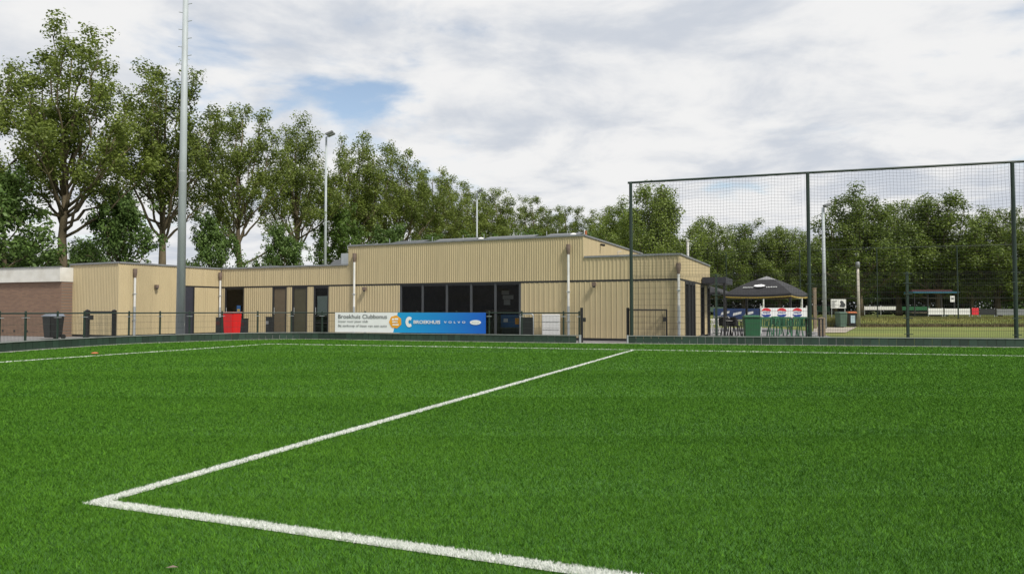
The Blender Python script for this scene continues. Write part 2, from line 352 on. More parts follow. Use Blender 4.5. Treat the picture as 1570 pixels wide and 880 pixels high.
P0 = Vector((-8.02, 23.41, 0)); P1 = Vector((3.35, 19.72, 0)); P2 = Vector((-2.41, 4.07, 0))
Dr = Vector((12.51, 17.10, 0)); Cl = Vector((-10.91, 15.02, 0)); Br = Vector((0.52, 2.90, 0))
def strip(a, b, w, side=0.5):
    d = (b - a).normalized(); n = Vector((-d.y, d.x, 0))
    return [a - n * (w * (1 - side)), b - n * (w * (1 - side)), b + n * (w * side), a + n * (w * side)]
dB = (Br - P2).normalized(); dA = (P1 - P2).normalized(); dD = (Dr - P0).normalized(); dC = (Cl - P0).normalized()
LW = 0.08
LINES = [('penalty_area_side_line', P2, P1, LW), ('penalty_area_front_line', P2 + dA * 0.0, P2 + dB * 18, LW),
         ('goal_line', P0, P0 + dD * 34, LW), ('side_line', P0, P0 + dC * 26, LW)]
STRIPS = [(n, strip(a, b, w, 0.55 if n == 'penalty_area_front_line' else (0.0 if n == 'penalty_area_side_line' else 0.5))) for n, a, b, w in LINES]
LOBJ = {}
for k, (n, q) in enumerate(STRIPS):
    LOBJ[n] = sheet(n, [(p.x, p.y) for p in q], -0.012 + 0.0015 * k, M['lineW'])
def inside(q, x, y):
    r = np.ones(len(x), bool)
    for i in range(4):
        a, b = q[i], q[(i + 1) % 4]; r &= ((b.x - a.x) * (y - a.y) - (b.y - a.y) * (x - a.x)) >= -0.008 * RNG.random(len(x)) * (b - a).length
    return r
TZ = -0.016
def blades_obj(name, x, y, dist, m, parent=None, hs=1.0, lift=0.0):
    n = len(x)
    h = (0.011 + 0.014 * RNG.random(n)) * hs * (1 + 0.02 * dist); w = np.maximum(0.0034, 0.00085 * dist) * (0.7 + 0.6 * RNG.random(n))
    an = RNG.random(n) * 2 * np.pi; la = RNG.random(n) * 2 * np.pi; lean = h * (0.25 + 0.9 * RNG.random(n))
    v = np.zeros((n, 3, 3), np.float32)
    v[:, 0, 0] = x - np.cos(an) * w / 2; v[:, 0, 1] = y - np.sin(an) * w / 2
    v[:, 1, 0] = x + np.cos(an) * w / 2; v[:, 1, 1] = y + np.sin(an) * w / 2
    v[:, 0, 2] = v[:, 1, 2] = lift + TZ
    v[:, 2, 0] = x + np.cos(la) * lean; v[:, 2, 1] = y + np.sin(la) * lean; v[:, 2, 2] = h + lift + TZ
    me = bpy.data.meshes.new(name); me.vertices.add(n * 3); me.vertices.foreach_set('co', v.ravel())
    me.loops.add(n * 3); me.loops.foreach_set('vertex_index', np.arange(n * 3, dtype=np.int32))
    me.polygons.add(n); me.polygons.foreach_set('loop_start', np.arange(0, n * 3, 3, dtype=np.int32))
    a = me.attributes.new('tone', 'FLOAT', 'FACE'); a.data.foreach_set('value', RNG.random(n).astype(np.float32))
    me.materials.append(m); me.update(calc_edges=True)
    return stuff(link(name, me, parent))
def turf():
    segs = [(2.0, 4.2, 22000), (4.2, 6.2, 15000), (6.2, 9, 8500), (9, 13, 4000), (13, 18.5, 1800), (18.5, 27.4, 850)]
    X, Y = [], []
    for y0, y1, dens in segs:
        hw = 0.74 * y1 + 0.9; n = int((y1 - y0) * 2 * hw * dens)
        x = (RNG.random(n) * 2 - 1) * hw; y = y0 + RNG.random(n) * (y1 - y0)
        k = np.abs(x) < 0.74 * y + 0.9; X.append(x[k]); Y.append(y[k])
    x = np.concatenate(X); y = np.concatenate(Y)
    kx = [p[0] for p in kick_xy][6:]; ky = [p[1] for p in kick_xy][6:]
    k = (x > -13.4) & (y < np.interp(x, kx, ky) - 0.12); x = x[k]; y = y[k]
    free = np.ones(len(x), bool)
    for n, q in STRIPS:
        s = inside(q, x, y); free &= ~s
        xs, ys = x[s], y[s]
        e = 3                                   # the white pile is laid denser so the line covers
        xx = np.concatenate([xs + (RNG.random(len(xs)) - 0.5) * 0.02 * (j > 0) for j in range(e)]); yy = np.concatenate([ys + (RNG.random(len(ys)) - 0.5) * 0.02 * (j > 0) for j in range(e)])
        blades_obj('line_fibres', xx, yy, np.hypot(xx, yy), M['bladeW'], LOBJ[n], hs=.6, lift=0.008)
    x, y = x[free], y[free]
    o = blades_obj('turf_grass', x, y, np.hypot(x, y), M['blade'])
    o['label'] = 'short green artificial grass covering the pitch'; o['category'] = 'turf'
    print('blades', len(x))
turf()

# ------------------------------------------------------------------ kickboards
def kickboard(line, label, step, z1=0.26):
    root = thing('kickboard', label, 'kickboard', group='green kickboards around the pitch')
    pts = resample(line, step); shared = {}
    for i, (a, b) in enumerate(zip(pts[:-1], pts[1:])):
        L = round((b - a).length, 3)
        if L not in shared: shared[L] = MB().box(0.004, L - 0.004, -0.012, 0.014, 0.008, z1 - 0.02).mesh('board', M['board'], bevel=0.003)
        o = link('board', shared[L], root, (a.x, a.y + random.uniform(-.004, .004), 0)); o.rotation_euler = (random.uniform(-.012, .012), 0, math.atan2(b.y - a.y, b.x - a.x))
    def ribbon(name, pp, d0, d1, z0, z1, m):
        A = offset(pp, d0); B = offset(pp, d1); n = len(pp); vs = []
        for p, q in zip(A, B): vs += [(p.x, p.y, z0), (q.x, q.y, z0), (q.x, q.y, z1), (p.x, p.y, z1)]
        fs = [tuple(4 * i + j for j in (0, 1, 2, 3)) for i in (0, n - 1)]
        for i in range(n - 1): fs += [(4 * i + j, 4 * i + (j + 1) % 4, 4 * i + 4 + (j + 1) % 4, 4 * i + 4 + j) for j in range(4)]
        MB().add(vs, fs).build(name, m, root)
    pp = line[::8] + [line[-1]]
    ribbon('cap', pp, -0.03, 0.05, z1 - 0.018, z1 + 0.004, M['cap'])
    ribbon('kerb', pp, -0.13, 0.07, -0.02, 0.006, M['conc'])
    return root
kickboard(SL, 'dark green kickboard curving round the pitch corner below the banner', 0.25)
kickboard(SR, 'dark green kickboard running below the tall ball net', 0.25)
e = MB().box(-0.02, 0.03, -0.05, 0.06, 0, 0.275).build('end_plate', M['galv'], None, loc=(2.31, 23.93, 0), rotz=R(-19))
tag(e, 'grey steel end plate of the kickboard left of the gap', 'end plate')
e = MB().box(-0.03, 0.02, -0.05, 0.06, 0, 0.275).build('end_plate', M['galv'], None, loc=(3.90, 23.72, 0), rotz=R(-12))
tag(e, 'grey steel end plate of the kickboard right of the gap', 'end plate')
struct(MB().box(0, 1.62, -0.09, 0.09, -0.02, 0.012).build('threshold_kerb', M['conc'], None, loc=(2.3, 23.92, 0), rotz=math.atan2(-0.21, 1.63)))

# ------------------------------------------------------------------ clubhouse
BROT = R(-23.8)
club = thing('clubhouse', 'low beige ribbed metal clubhouse with flat roofs behind the fence', 'building', (-13.85, 33.48, 0), BROT)
ZB0, ZB1, ZLOW, ZHALL = 2.17, 2.24, 3.12, 3.94
_panel = {}
def rib_mesh(w, h, pitch, depth, flat):
    key = (round(w, 3), round(h, 3), pitch)
    if key in _panel: return _panel[key]
    xs = []; n = max(1, round(w / pitch)); p = w / n
    for i in range(n): xs += [(i * p, 0), (i * p + p * flat, 0), (i * p + p * (flat + 0.12), -depth), (i * p + p * 0.88, -depth)]
    xs.append((w, 0))
    vs = [(x, y, 0) for x, y in xs] + [(x, y, h) for x, y in xs]; k = len(xs)
    fs = [(i, i + 1, i + 1 + k, i + k) for i in range(k - 1)]
    b = MB().add(vs, fs); b.add([(0, 0.002, 0), (w, 0.002, 0), (w, 0.002, h), (0, 0.002, h), (0, .05, 0), (w, .05, 0), (w, .05, h), (0, .05, h)], [(4, 0, 3, 7), (1, 5, 6, 2), (3, 2, 6, 7), (0, 4, 5, 1), (5, 4, 7, 6)])
    _panel[key] = b.mesh('cladding_panel', M['clad']); return _panel[key]
def clad(a, b, z0, z1, pw=1.0, pitch=0.1, depth=0.014, flat=0.5, name='cladding_panel'):
    ax, ay = a; bx, by = b; L = math.hypot(bx - ax, by - ay); n = max(1, round(L / pw)); w = L / n; an = math.atan2(by - ay, bx - ax)
    for i in range(n):
        t = i / n; o = link(name, rib_mesh(w - 0.002, z1 - z0, pitch, depth, flat), club, (ax + (bx - ax) * t, ay + (by - ay) * t, z0)); o.rotation_euler = (0, 0, an)
UR = 21.6                                       # right end of the facade
# upper cladding
clad((0, 0), (7.36, 0), ZB1, ZLOW - 0.05)
clad((7.36, 0), (18.06, 0), ZB1, ZHALL - 0.05, 0.973)
clad((18.06, 0), (UR, 0), ZB1, ZLOW - 0.05, 0.885, pitch=0.15)
clad((18.06, 0), (18.06, 9.4), ZLOW + 0.02, ZHALL - 0.05)       # the hall's right flank above the low roof
clad((7.36, 9.4), (7.36, 0), ZLOW + 0.02, ZHALL - 0.05)
clad((UR, 0), (UR, 7.2), ZB1, ZLOW - 0.05)
# lower walls between the openings: wider planks on the right
for a, b in ((-0.05, 0.2), (1.41, 3.11), (3.96, 4.26), (5.13, 5.47), (6.31, 9.99)): clad((a, 0.015), (b, 0.015), 0.09, ZB0, 0.85, pitch=0.125)
clad((15.51, 0.015), (UR, 0.015), 0.09, ZB0, 0.2, pitch=0.2, depth=0.02, flat=0.74, name='cladding_plank')
# the wing that comes forward at the left
WC, WL, WI = (-0.45, -5.0), (-3.65, -4.9), (-0.05, 0.0)
clad(WL, WC, 0.09, ZLOW - 0.05, 0.8)
def wl(t): return (WC[0] + (WI[0] - WC[0]) * t, WC[1] + (WI[1] - WC[1]) * t)
D0, D1 = 0.545, 0.715
clad(WC, wl(D0), 0.09, ZLOW - 0.05, 0.9); clad(wl(D0), wl(1), ZB1, ZLOW - 0.05, 0.75); clad(wl(D1), wl(1), 0.09, ZB0, 0.7, pitch=0.125)
b = MB()
def along(b, a, c, d0, d1, z0, z1, m=0):        # a bar laid along a wall, d0..d1 measured outward (-) and inward (+)
    dx, dy = c[0] - a[0], c[1] - a[1]; L = math.hypot(dx, dy); dx /= L; dy /= L; nx, ny = -dy, dx
    vs = [(p[0] + nx * d, p[1] + ny * d, z) for z in (z0, z1) for p, d in ((a, d0), (c, d0), (c, d1), (a, d1))]
    b.add(vs, [(0, 3, 2, 1), (4, 5, 6, 7), (0, 1, 5, 4), (1, 2, 6, 5), (2, 3, 7, 6), (3, 0, 4, 7)], m)
for a, c in (((-0.05, 0), (UR, 0)), (wl(D0), wl(1)), ((UR, 0.0), (UR, 7.2))):
    q = MB(); along(q, a, c, 0.004, 0.07, ZB0 + 0.003, ZB1 - 0.003); q.build('shadow_gap', M['dark'], club)
for a, c in (((1.41, 0), (3.11, 0)), ((6.31, 0), (9.99, 0)), ((9.99, 0), (UR, 0)), (WL, WC), (WC, wl(D0)), (wl(D1), wl(1))):
    q = MB(); along(q, a, c, 0.012, 0.06, 0.0, 0.088); q.build('plinth', M['dark'], club)
# roofs and trims
def roof(poly, z, name='roof'): MB().prism(poly, z - 0.12, z - 0.02).build(name, M['roof'], club)
roof([(-0.02, 0.06), (7.34, 0.06), (7.34, 9.4), (-0.02, 9.4)], ZLOW); roof([(7.40, 0.06), (18.0, 0.06), (18.0, 9.36), (7.40, 9.36)], ZHALL)
roof([(18.1, 0.06), (UR - .04, 0.06), (UR - .04, 7.1), (18.1, 7.1)], ZLOW); roof([(-3.6, -4.82), (-0.5, -4.92), (-0.1, -0.02), (-3.6, 4.0)], ZLOW - 0.004)
for a, c, z in (((-0.05, 0), (7.36, 0), ZLOW), ((7.34, 0), (18.08, 0), ZHALL), ((18.09, 0), (UR + .02, 0), ZLOW), ((18.06, 0.02), (18.06, 9.4), ZHALL), ((7.36, 9.4), (7.36, 0.02), ZHALL), ((UR, 0.02), (UR, 7.2), ZLOW), (WL, WC, ZLOW), (WC, wl(1), ZLOW)):
    q = MB(); along(q, a, c, -0.045, 0.09, z - 0.055, z + 0.012); q.build('roof_trim', M['trim'], club)
# closed far sides and the rooms behind the glass
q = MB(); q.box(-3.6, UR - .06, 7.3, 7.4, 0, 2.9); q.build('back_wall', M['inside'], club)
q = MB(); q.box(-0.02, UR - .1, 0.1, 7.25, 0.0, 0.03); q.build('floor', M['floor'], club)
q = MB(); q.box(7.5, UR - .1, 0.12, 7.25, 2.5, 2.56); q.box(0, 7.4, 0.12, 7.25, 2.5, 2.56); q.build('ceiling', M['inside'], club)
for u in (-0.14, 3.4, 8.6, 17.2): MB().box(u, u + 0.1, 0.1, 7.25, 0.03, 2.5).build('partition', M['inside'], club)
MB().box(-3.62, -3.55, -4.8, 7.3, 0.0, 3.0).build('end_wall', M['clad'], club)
# the big window
win = MB(); wu = [9.99, 11.09, 12.23, 13.34, 14.41, 15.51]
for i, u in enumerate(wu):
    t = 0.09 if i in (0, 5) else 0.045
    u0, u1 = (u, u + t) if i == 0 else ((u - t, u) if i == 5 else (u - t, u + t)); win.box(u0, u1, 0.02, 0.11, 0.06, ZB0)
win = win.build('window', mat('grey_mullion', (0.055, 0.06, 0.066), 0.45), club)
fr = MB(); fr.box(10.08, 15.42, 0.03, 0.10, 0.06, 0.15); fr.box(10.08, 15.42, 0.03, 0.10, ZB0 - 0.06, ZB0 - 0.002); fr.build('frame', M['dark'], win)
for i in range(5):
    a = wu[i] + (0.09 if i == 0 else 0.045); c = wu[i + 1] - (0.09 if i == 4 else 0.045)
    MB().box(a, c, 0.06, 0.072, 0.15, ZB0 - 0.06).build('pane', M['glass'], win)
# doors in the recessed wall
def door(u0, u1, label, pane, leafside=None):
    f = MB(); f.box(u0, u0 + 0.10, 0.02, 0.10, 0.02, ZB0); f.box(u1 - 0.07, u1, 0.02, 0.10, 0.02, ZB0); f.box(u0 + .1, u1 - .07, 0.03, 0.09, ZB0 - 0.07, ZB0 - .002); f.box(u0 + .1, u1 - .07, 0.03, 0.09, 0.02, 0.14)
    d = f.build('door', M['dark'], club)
    if label: d['label'] = label
    MB().box(u0 + 0.10, u1 - 0.07, 0.05, 0.065, 0.14, ZB0 - 0.07).build('pane', pane, d)
    h = MB(); h.tube((u0 + 0.16, -0.02, 0.95), (u0 + 0.16, -0.02, 1.25), 0.012, n=6); h.build('handle', M['galv'], d)
    return d
d = door(0.2, 1.41, 'dark glazed entrance door', M['glass'])
MB().box(0.95, 1.18, 0.036, 0.048, 1.05, 1.35).build('poster', M['bluebox'], d); MB().box(0.99, 1.15, 0.03, 0.034, 1.08, 1.18).build('poster_stripe', M['gold'], d)
door(3.11, 3.96, 'door with a brown tinted glass pane', M['brownpane']); door(4.26, 5.13, 'door with an olive tinted glass pane', M['olivepane'])
d = door(5.47, 6.31, 'door with a pale frosted panel', M['glass']); MB().box(5.62, 6.2, 0.1, 0.11, 0.9, 1.75).build('frosted_panel', M['lightpanel'], d)
for z in (0.55, 0.85): MB().box(5.58, 6.23, 0.03, 0.05, z, z + 0.03).build('crossbar', M['dark'], d)
# steel door in the wing flank
a, c = wl(D0), wl(D1)
f = MB(); along(f, a, c, 0.0, 0.06, 0.03, ZB0); sd = f.build('steel_door', M['door'], club)
f = MB(); along(f, (a[0], a[1] - 0.0), wl(D0 + 0.012), -0.025, -0.003, 0.03, ZB0); along(f, wl(D1 - 0.012), c, -0.025, -0.003, 0.03, ZB0); f.build('frame', M['dark'], sd)
f = MB(); t = wl(D0 + 0.03); f.tube((t[0] + 0.05, t[1], 1.05), (t[0] + 0.05, t[1] + 0.12, 1.05), 0.012, n=6); f.build('handle', M['galv'], sd)
# side glazing at the right end
for v0, v1, k in ((0.05, 0.95, 0), (1.0, 1.75, 1), (1.85, 2.5, 1), (2.6, 3.2, 1), (3.25, 4.5, 0), (4.55, 5.5, 1), (5.55, 6.3, 0), (6.35, 7.1, 1)):
    if k == 0: clad((UR, v0), (UR, v1), 0.09, ZB0, 0.5, pitch=0.2, flat=0.74)
    else:
        f = MB(); f.box(UR - .1, UR + .03, v0, v0 + .09, 0.02, ZB0); f.box(UR - .1, UR + .03, v1 - .09, v1, 0.02, ZB0); f.box(UR - .08, UR + .02, v0 + .09, v1 - .09, ZB0 - .09, ZB0 - .002); f.box(UR - .08, UR + .02, v0 + .09, v1 - .09, 0.02, 0.12)
        d = f.build('glazed_side_door', M['dark'], club); MB().box(UR - .05, UR - .04, v0 + .09, v1 - .09, 0.12, ZB0 - .09).build('pane', M['glass'], d)
q = MB(); q.box(UR + .05, UR + 1.0, 4.7, 7.1, 2.22, 2.48); q.build('entrance_canopy', M['door'], club, bevel=0.01)
q = MB(); q.box(UR + .88, UR + .96, 4.8, 4.88, 0, 2.22); q.build('canopy_post', M['dark'], club)
# downpipes: square hopper, white upper pipe, grey lower pipe
def downpipe(p, out, ztop):
    ox, oy = out; x, y = p[0] + ox * 0.075, p[1] + oy * 0.075
    o = MB().tube((x, y, 1.25), (x, y, ztop - 0.62), 0.046, n=10).build('downpipe', M['pipew'], club, smooth=False)
    MB().tube((x, y, 0.02), (x, y, 1.27), 0.052, n=10).build('lower_pipe', M['galv'], o)
    h = MB(); h.lathe([(0.045, ztop - 0.64), (0.075, ztop - 0.50), (0.085, ztop - 0.42), (0.085, ztop - 0.25)], 10, c=(x, y)); h.build('hopper', M['rust'], o)
    br = MB()
    for z in (0.7, 1.8): br.box(x - 0.06, x + 0.06, y - 0.06, y + 0.06, z, z + 0.03)
    br.build('bracket', M['galv'], o)
t = wl(0.13)
downpipe((t[0], t[1]), (1, 0), ZLOW); downpipe((-0.02, -0.08), (0.9, -0.4), ZLOW + .05); downpipe((7.75, -0.02), (0, -1), ZHALL - .12); downpipe((17.49, -0.02), (0, -1), ZHALL - .10); downpipe((UR - .06, -0.02), (0.5, -1), ZLOW - .1)
def wall_lamp(x, y, z, ox, oy):
    o = MB().box(x - .07 + ox * .07, x + .07 + ox * .07, y - .07 + oy * .08, y + .07 + oy * .08, z - .06, z + .08).build('wall_lamp', M['rust'], club, bevel=0.01)
    MB().tube((x + ox * .09, y + oy * .09, z - .11), (x + ox * .09, y + oy * .09, z - .06), 0.055, 0.05, n=10).build('lamp_glass', M['dark'], o)
wall_lamp(8.29, -0.03, 2.03, 0, -1); wall_lamp(18.49, -0.03, 2.06, 0, -1)
t = wl(0.325); wall_lamp(t[0] + .03, t[1], 2.14, 1, 0)
o = MB(); o.tube((18.1, 2.1, 3.74), (18.28, 2.0, 3.70), 0.045, n=8); o.build('camera_lamp', M['dark'], club)
# a few things inside the big room
def inside_at(u, v, z=0.03): return club.matrix_basis @ Vector((u, v, z))
def cw(u, v, z=0.0):
    c_, s_ = math.cos(BROT), math.sin(BROT); return (-13.85 + u * c_ - v * s_, 33.48 + u * s_ + v * c_, z)
bar = MB(); bar.box(0, 4.2, 0, 0.6, 0, 1.08); bar.box(-.05, 4.25, -.06, 0.66, 1.08, 1.13)
tag(bar.build('bar_counter', M['wood'], None, loc=cw(11.4, 5.4, 0.03), rotz=BROT), 'wooden bar counter inside the dark room', 'counter')
for k, (u, v) in enumerate(((10.8, 1.6), (12.6, 2.1), (14.4, 1.5))):
    t = thing('cafe_table', ['table inside behind the leftmost window pane', 'table inside behind the middle window panes', 'table inside behind the rightmost window pane'][k], 'table', cw(u, v, 0.03), BROT, 'tables inside the clubhouse')
    MB().box(-.6, .6, -.4, .4, .71, .75).build('table_top', M['wood'], t, bevel=.008); MB().tube((0, 0, 0.03), (0, 0, .71), .04, n=8).build('leg', M['dark'], t); MB().box(-.3, .3, -.25, .25, 0, .03).build('base', M['dark'], t)
t = thing('menu_board', 'pale menu boards hung in the dark room', 'menu board', cw(13.5, 2.6, 1.55), BROT)
for x0, x1, z0, z1 in ((0.0, .35, .25, .42), (.05, .55, .05, .22), (.1, .4, -.2, .03)): MB().box(x0, x1, 0, .02, z0, z1).build('panel', M['pale'], t)
MB().tube((.3, .01, .42), (.3, .01, .93), .008, n=5).build('cord', M['dark'], t)
t = thing('window_sign', 'dim blue sign with orange patch standing inside below the right window pane', 'sign', cw(14.5, 0.35, 0.45), BROT)
MB().box(0, .95, 0, .02, 0, .5).build('panel', M['bluebox'], t); MB().box(.62, .8, -.008, -.001, .12, .36).build('orange_patch', M['yorange'], t); MB().box(.12, .3, -.008, -.001, .2, .34).build('pale_patch', M['pale'], t); MB().box(.05, .9, .03, .06, -.42, 0).build('stand', M['dark'], t)
# things on the roof
def solar(u, w, label):
    t = thing('solar_panel', label, 'solar panel', cw(u, 0.55, ZHALL - 0.02), BROT, 'solar panels along the roof edge')
    q = MB(); q.add([(0, 0, .03), (w, 0, .03), (w, .9, .24), (0, .9, .24), (0, 0, .06), (w, 0, .06), (w, .9, .27), (0, .9, .27)], [(0, 3, 2, 1), (4, 5, 6, 7), (0, 1, 5, 4), (1, 2, 6, 5), (2, 3, 7, 6), (3, 0, 4, 7)]); q.build('cell_panel', M['solar'], t)
    for x in (0.1, w - .14): MB().box(x, x + .04, .0, .9, 0, .035).build('foot_rail', M['galv'], t)
    for x in (0.25, w - .3): MB().tube((x, -.2, 0), (x, -.2, .26), .012, n=5).build('bracket', M['galv'], t)
solar(9.0, 1.6, 'leftmost dark solar panel at the roof edge'); solar(11.1, 2.0, 'second dark solar panel from the left on the roof edge'); solar(13.5, 2.2, 'third dark solar panel from the left on the roof edge'); solar(16.2, 1.4, 'rightmost dark solar panel at the roof edge')
for u, l in ((13.35, 'small white roof dome beside the third solar panel'), (17.35, 'small white roof dome near the right roof corner')):
    tag(MB().lathe([(.15, 0), (.16, .08), (.11, .17), (.03, .2)], 12).build('roof_dome', M['white'], None, True, loc=cw(u, 0.9, ZHALL - .02)), l, 'roof dome', 'white domes on the roof')
t = thing('ventilation_unit', 'grey ventilation unit on the low roof beside the hall wall', 'roof unit', cw(5.75, 1.0, ZLOW - .02), BROT)
MB().box(.45, .92, 0, .8, 0, .60).build('housing', M['galv'], t, bevel=.01); q = MB(); q.add([(-.3, 0, 0), (.45, 0, 0), (.45, .7, 0), (-.3, .7, 0), (.1, 0, .32), (.45, 0, .32), (.45, .7, .32), (.1, .7, .32)], [(0, 3, 2, 1), (4, 5, 6, 7), (0, 1, 5, 4), (1, 2, 6, 5), (2, 3, 7, 6), (3, 0, 4, 7)]); q.build('duct', M['trim'], t)
t = thing('roof_marker', 'small red and white marker on the hall roof corner', 'marker', cw(18.0, 0.3, ZHALL), BROT)
MB().tube((0, 0, -.02), (0, 0, .22), .025, n=8).build('stem', M['white'], t); MB().box(.03, .09, -.03, .03, .02, .17).build('plate', M['orange'], t)
tag(MB().tube((0, 0, 0), (0, 0, .42), .012, n=6).tube((0, 0, .42), (.15, 0, .42), .01, n=6).build('roof_antenna', M['galv'], None, loc=cw(18.5, 3.2, ZLOW)), 'thin hooked antenna on the roof right of the hall corner', 'antenna')
tag(MB().tube((0, 0, 0), (0, 0, .9), .05, n=8).box(-.07, .07, -.07, .07, .9, .94).build('roof_vent_pipe', M['fascia'], None, loc=cw(UR - .5, 4.6, ZLOW - .03)), 'pale vent pipe on the low roof at the right end', 'vent pipe')
t = thing('roof_hatch', 'low dark hatch on the low roof of the wing', 'hatch', cw(1.6, .9, ZLOW - .02), BROT); MB().box(0, .9, 0, .8, 0, .14).build('lid', M['trim'], t, bevel=.01)

# ------------------------------------------------------------------ brick building at the left
bb = thing('brick_building', 'brown brick building with a broad white fascia at the left edge', 'building', (-19.17, 29.91, 0), R(-20.5))
MB().box(-16, 0, 0, 8, 0, 2.34).build('brick_wall', M['brick'], bb)
q = MB(); q.box(-16.1, 0.02, -0.10, 0.0, 2.342, 2.95); q.box(0.0, 0.02, 0.0, 8, 2.342, 2.95); q.build('fascia', M['fascia'], bb)
MB().box(-16, -0.01, 0.01, 8, 2.36, 2.93).build('roof', M['roof'], bb)
MB().box(-16.1, 0.04, -0.13, -0.02, 2.953, 2.985).build('roof_trim', M['trim'], bb)
for x in (-2.05, -2.85, -3.6, -4.4, -5.2): MB().tube((x, -.012, .22), (x, .0, .22), .05, n=10).build('air_vent', M['dark'], bb)

# ------------------------------------------------------------------ fences
FL = offset(SL, 0.16); FR = offset(SR, 0.18)
def mesh_panel(pa, pb, z0, z1, root, dx=0.05, dz=0.2, r=0.0028, name='mesh_panel', m=None):
    q = MB(); d = (pb - pa); L = d.length; d.normalize(); n = max(1, round(L / dx))
    for i in range(n + 1):
        p = pa + d * (L * i / n); q.tube((p.x, p.y, z0), (p.x, p.y, z1), r, n=3, caps=False)
    k = max(1, round((z1 - z0) / dz))
    for i in range(k + 1):
        z = z0 + (z1 - z0) * i / k; q.tube((pa.x, pa.y, z), (pb.x, pb.y, z), r * 1.3, n=3, caps=False)
    return q.build(name, m or M['wire'], root)
RAILZ = 1.02
def rail_fence(cols, label, first=None, last=None):
    root = thing('rail_fence', label, 'fence', group='low rail fence around the pitch')
    P = []
    for px in cols: P.append(hit(FL, px)[0])
    if first: P = [Vector((*f, 0)) for f in first] + P
    for p in P:
        MB().tube((p.x, p.y, 0), (p.x, p.y, RAILZ + 0.045), 0.03, n=10).lathe([(.034, RAILZ + .04), (.03, RAILZ + .06), (.012, RAILZ + .07)], 8, c=(p.x, p.y)).build('post', M['green'], root)
        MB().box(p.x - .09, p.x + .09, p.y - .045, p.y + .045, RAILZ - .13, RAILZ - .115).build('clamp', M['galv'], root)
    for a, b in zip(P[:-1], P[1:]):
        # follow the curve of the kickboard between the posts with a bent rail
        MB().tube((a.x, a.y, RAILZ), (b.x, b.y, RAILZ), 0.022, n=8).build('rail', M['green'], root)
        mesh_panel(a, b, 0.06, RAILZ - 0.1, root)
    return root
rail_fence([0, 40, 89, 130, 198.5, 246, 291, 341, 395.5, 447, 494], 'low dark green rail fence curving past the black bin and red bin', first=[(-13.75, 7.0), (-13.6, 9.5), (-13.55, 12), (-13.6, 14.6)])
rail_fence([494.5, 560, 640, 700, 750, 800, 864, 888], 'low dark green rail fence carrying the banner')
p, d = hit(FL, 889)
e = MB().tube((p.x + .06, p.y - .02, 0), (p.x + .06, p.y - .02, 1.2), 0.05, n=10).box(p.x + .02, p.x + .2, p.y - .06, p.y + .02, .72, .86)
tag(e.build('gate_post', M['black']), 'thick black gate post with lock box at the fence end', 'gate post', 'gate posts')
# closed gate at the far left, a step behind the rail
g = thing('small_gate', 'black framed mesh gate in front of the beige wing', 'gate', (0, 0, 0))
ga = Vector((gx(134.5, 24.6), 24.6, 0)); gb = Vector((gx(175.5, 25.6), 25.6, 0))
for p in (ga, gb):
    MB().box(p.x - .06, p.x + .06, p.y - .06, p.y + .06, 0, 1.10).build('gate_post', M['black'], g, bevel=.006); MB().add([(p.x - .07, p.y - .07, 1.1), (p.x + .07, p.y - .07, 1.1), (p.x + .07, p.y + .07, 1.1), (p.x - .07, p.y + .07, 1.1), (p.x, p.y, 1.15)], [(0, 1, 4), (1, 2, 4), (2, 3, 4), (3, 0, 4), (3, 2, 1, 0)]).build('post_cap', M['black'], g)
MB().tube((ga.x, ga.y, 1.06), (gb.x, gb.y, 1.06), .022, n=8).build('top_bar', M['black'], g); MB().tube((ga.x, ga.y, .12), (gb.x, gb.y, .12), .022, n=8).build('bottom_bar', M['black'], g)
MB().box(ga.x + .06, ga.x + .2, ga.y - .06, ga.y + .02, .78, .94).build('lock_box', M['black'], g); mesh_panel(ga, gb, .14, 1.04, g)
# gate standing open, right of the gap
g = thing('open_gate', 'black tubular gate standing open right of the gap', 'gate', (0, 0, 0))
ga = Vector((4.0, 24.15, 0)); gb = Vector((gx(1022, 24.9), 24.9, 0))
MB().tube((ga.x - .05, ga.y - .15, 0), (ga.x - .05, ga.y - .15, 1.2), .05, n=10).build('gate_post', M['black'], g)
for a, b in (((ga.x, ga.y, 1.13), (gb.x, gb.y, 1.13)), ((gb.x, gb.y, .05), (gb.x, gb.y, 1.15)), ((ga.x, ga.y, .1), (gb.x, gb.y, .1)), ((ga.x, ga.y, .1), (ga.x, ga.y, 1.13))): MB().tube(a, b, .027, n=8).build('gate_bar', M['black'], g)
MB().box(gb.x - .13, gb.x - .02, gb.y - .05, gb.y + .03, .72, .88).build('lock_box', M['black'], g); mesh_panel(ga, gb, .12, 1.12, g, dx=.1)

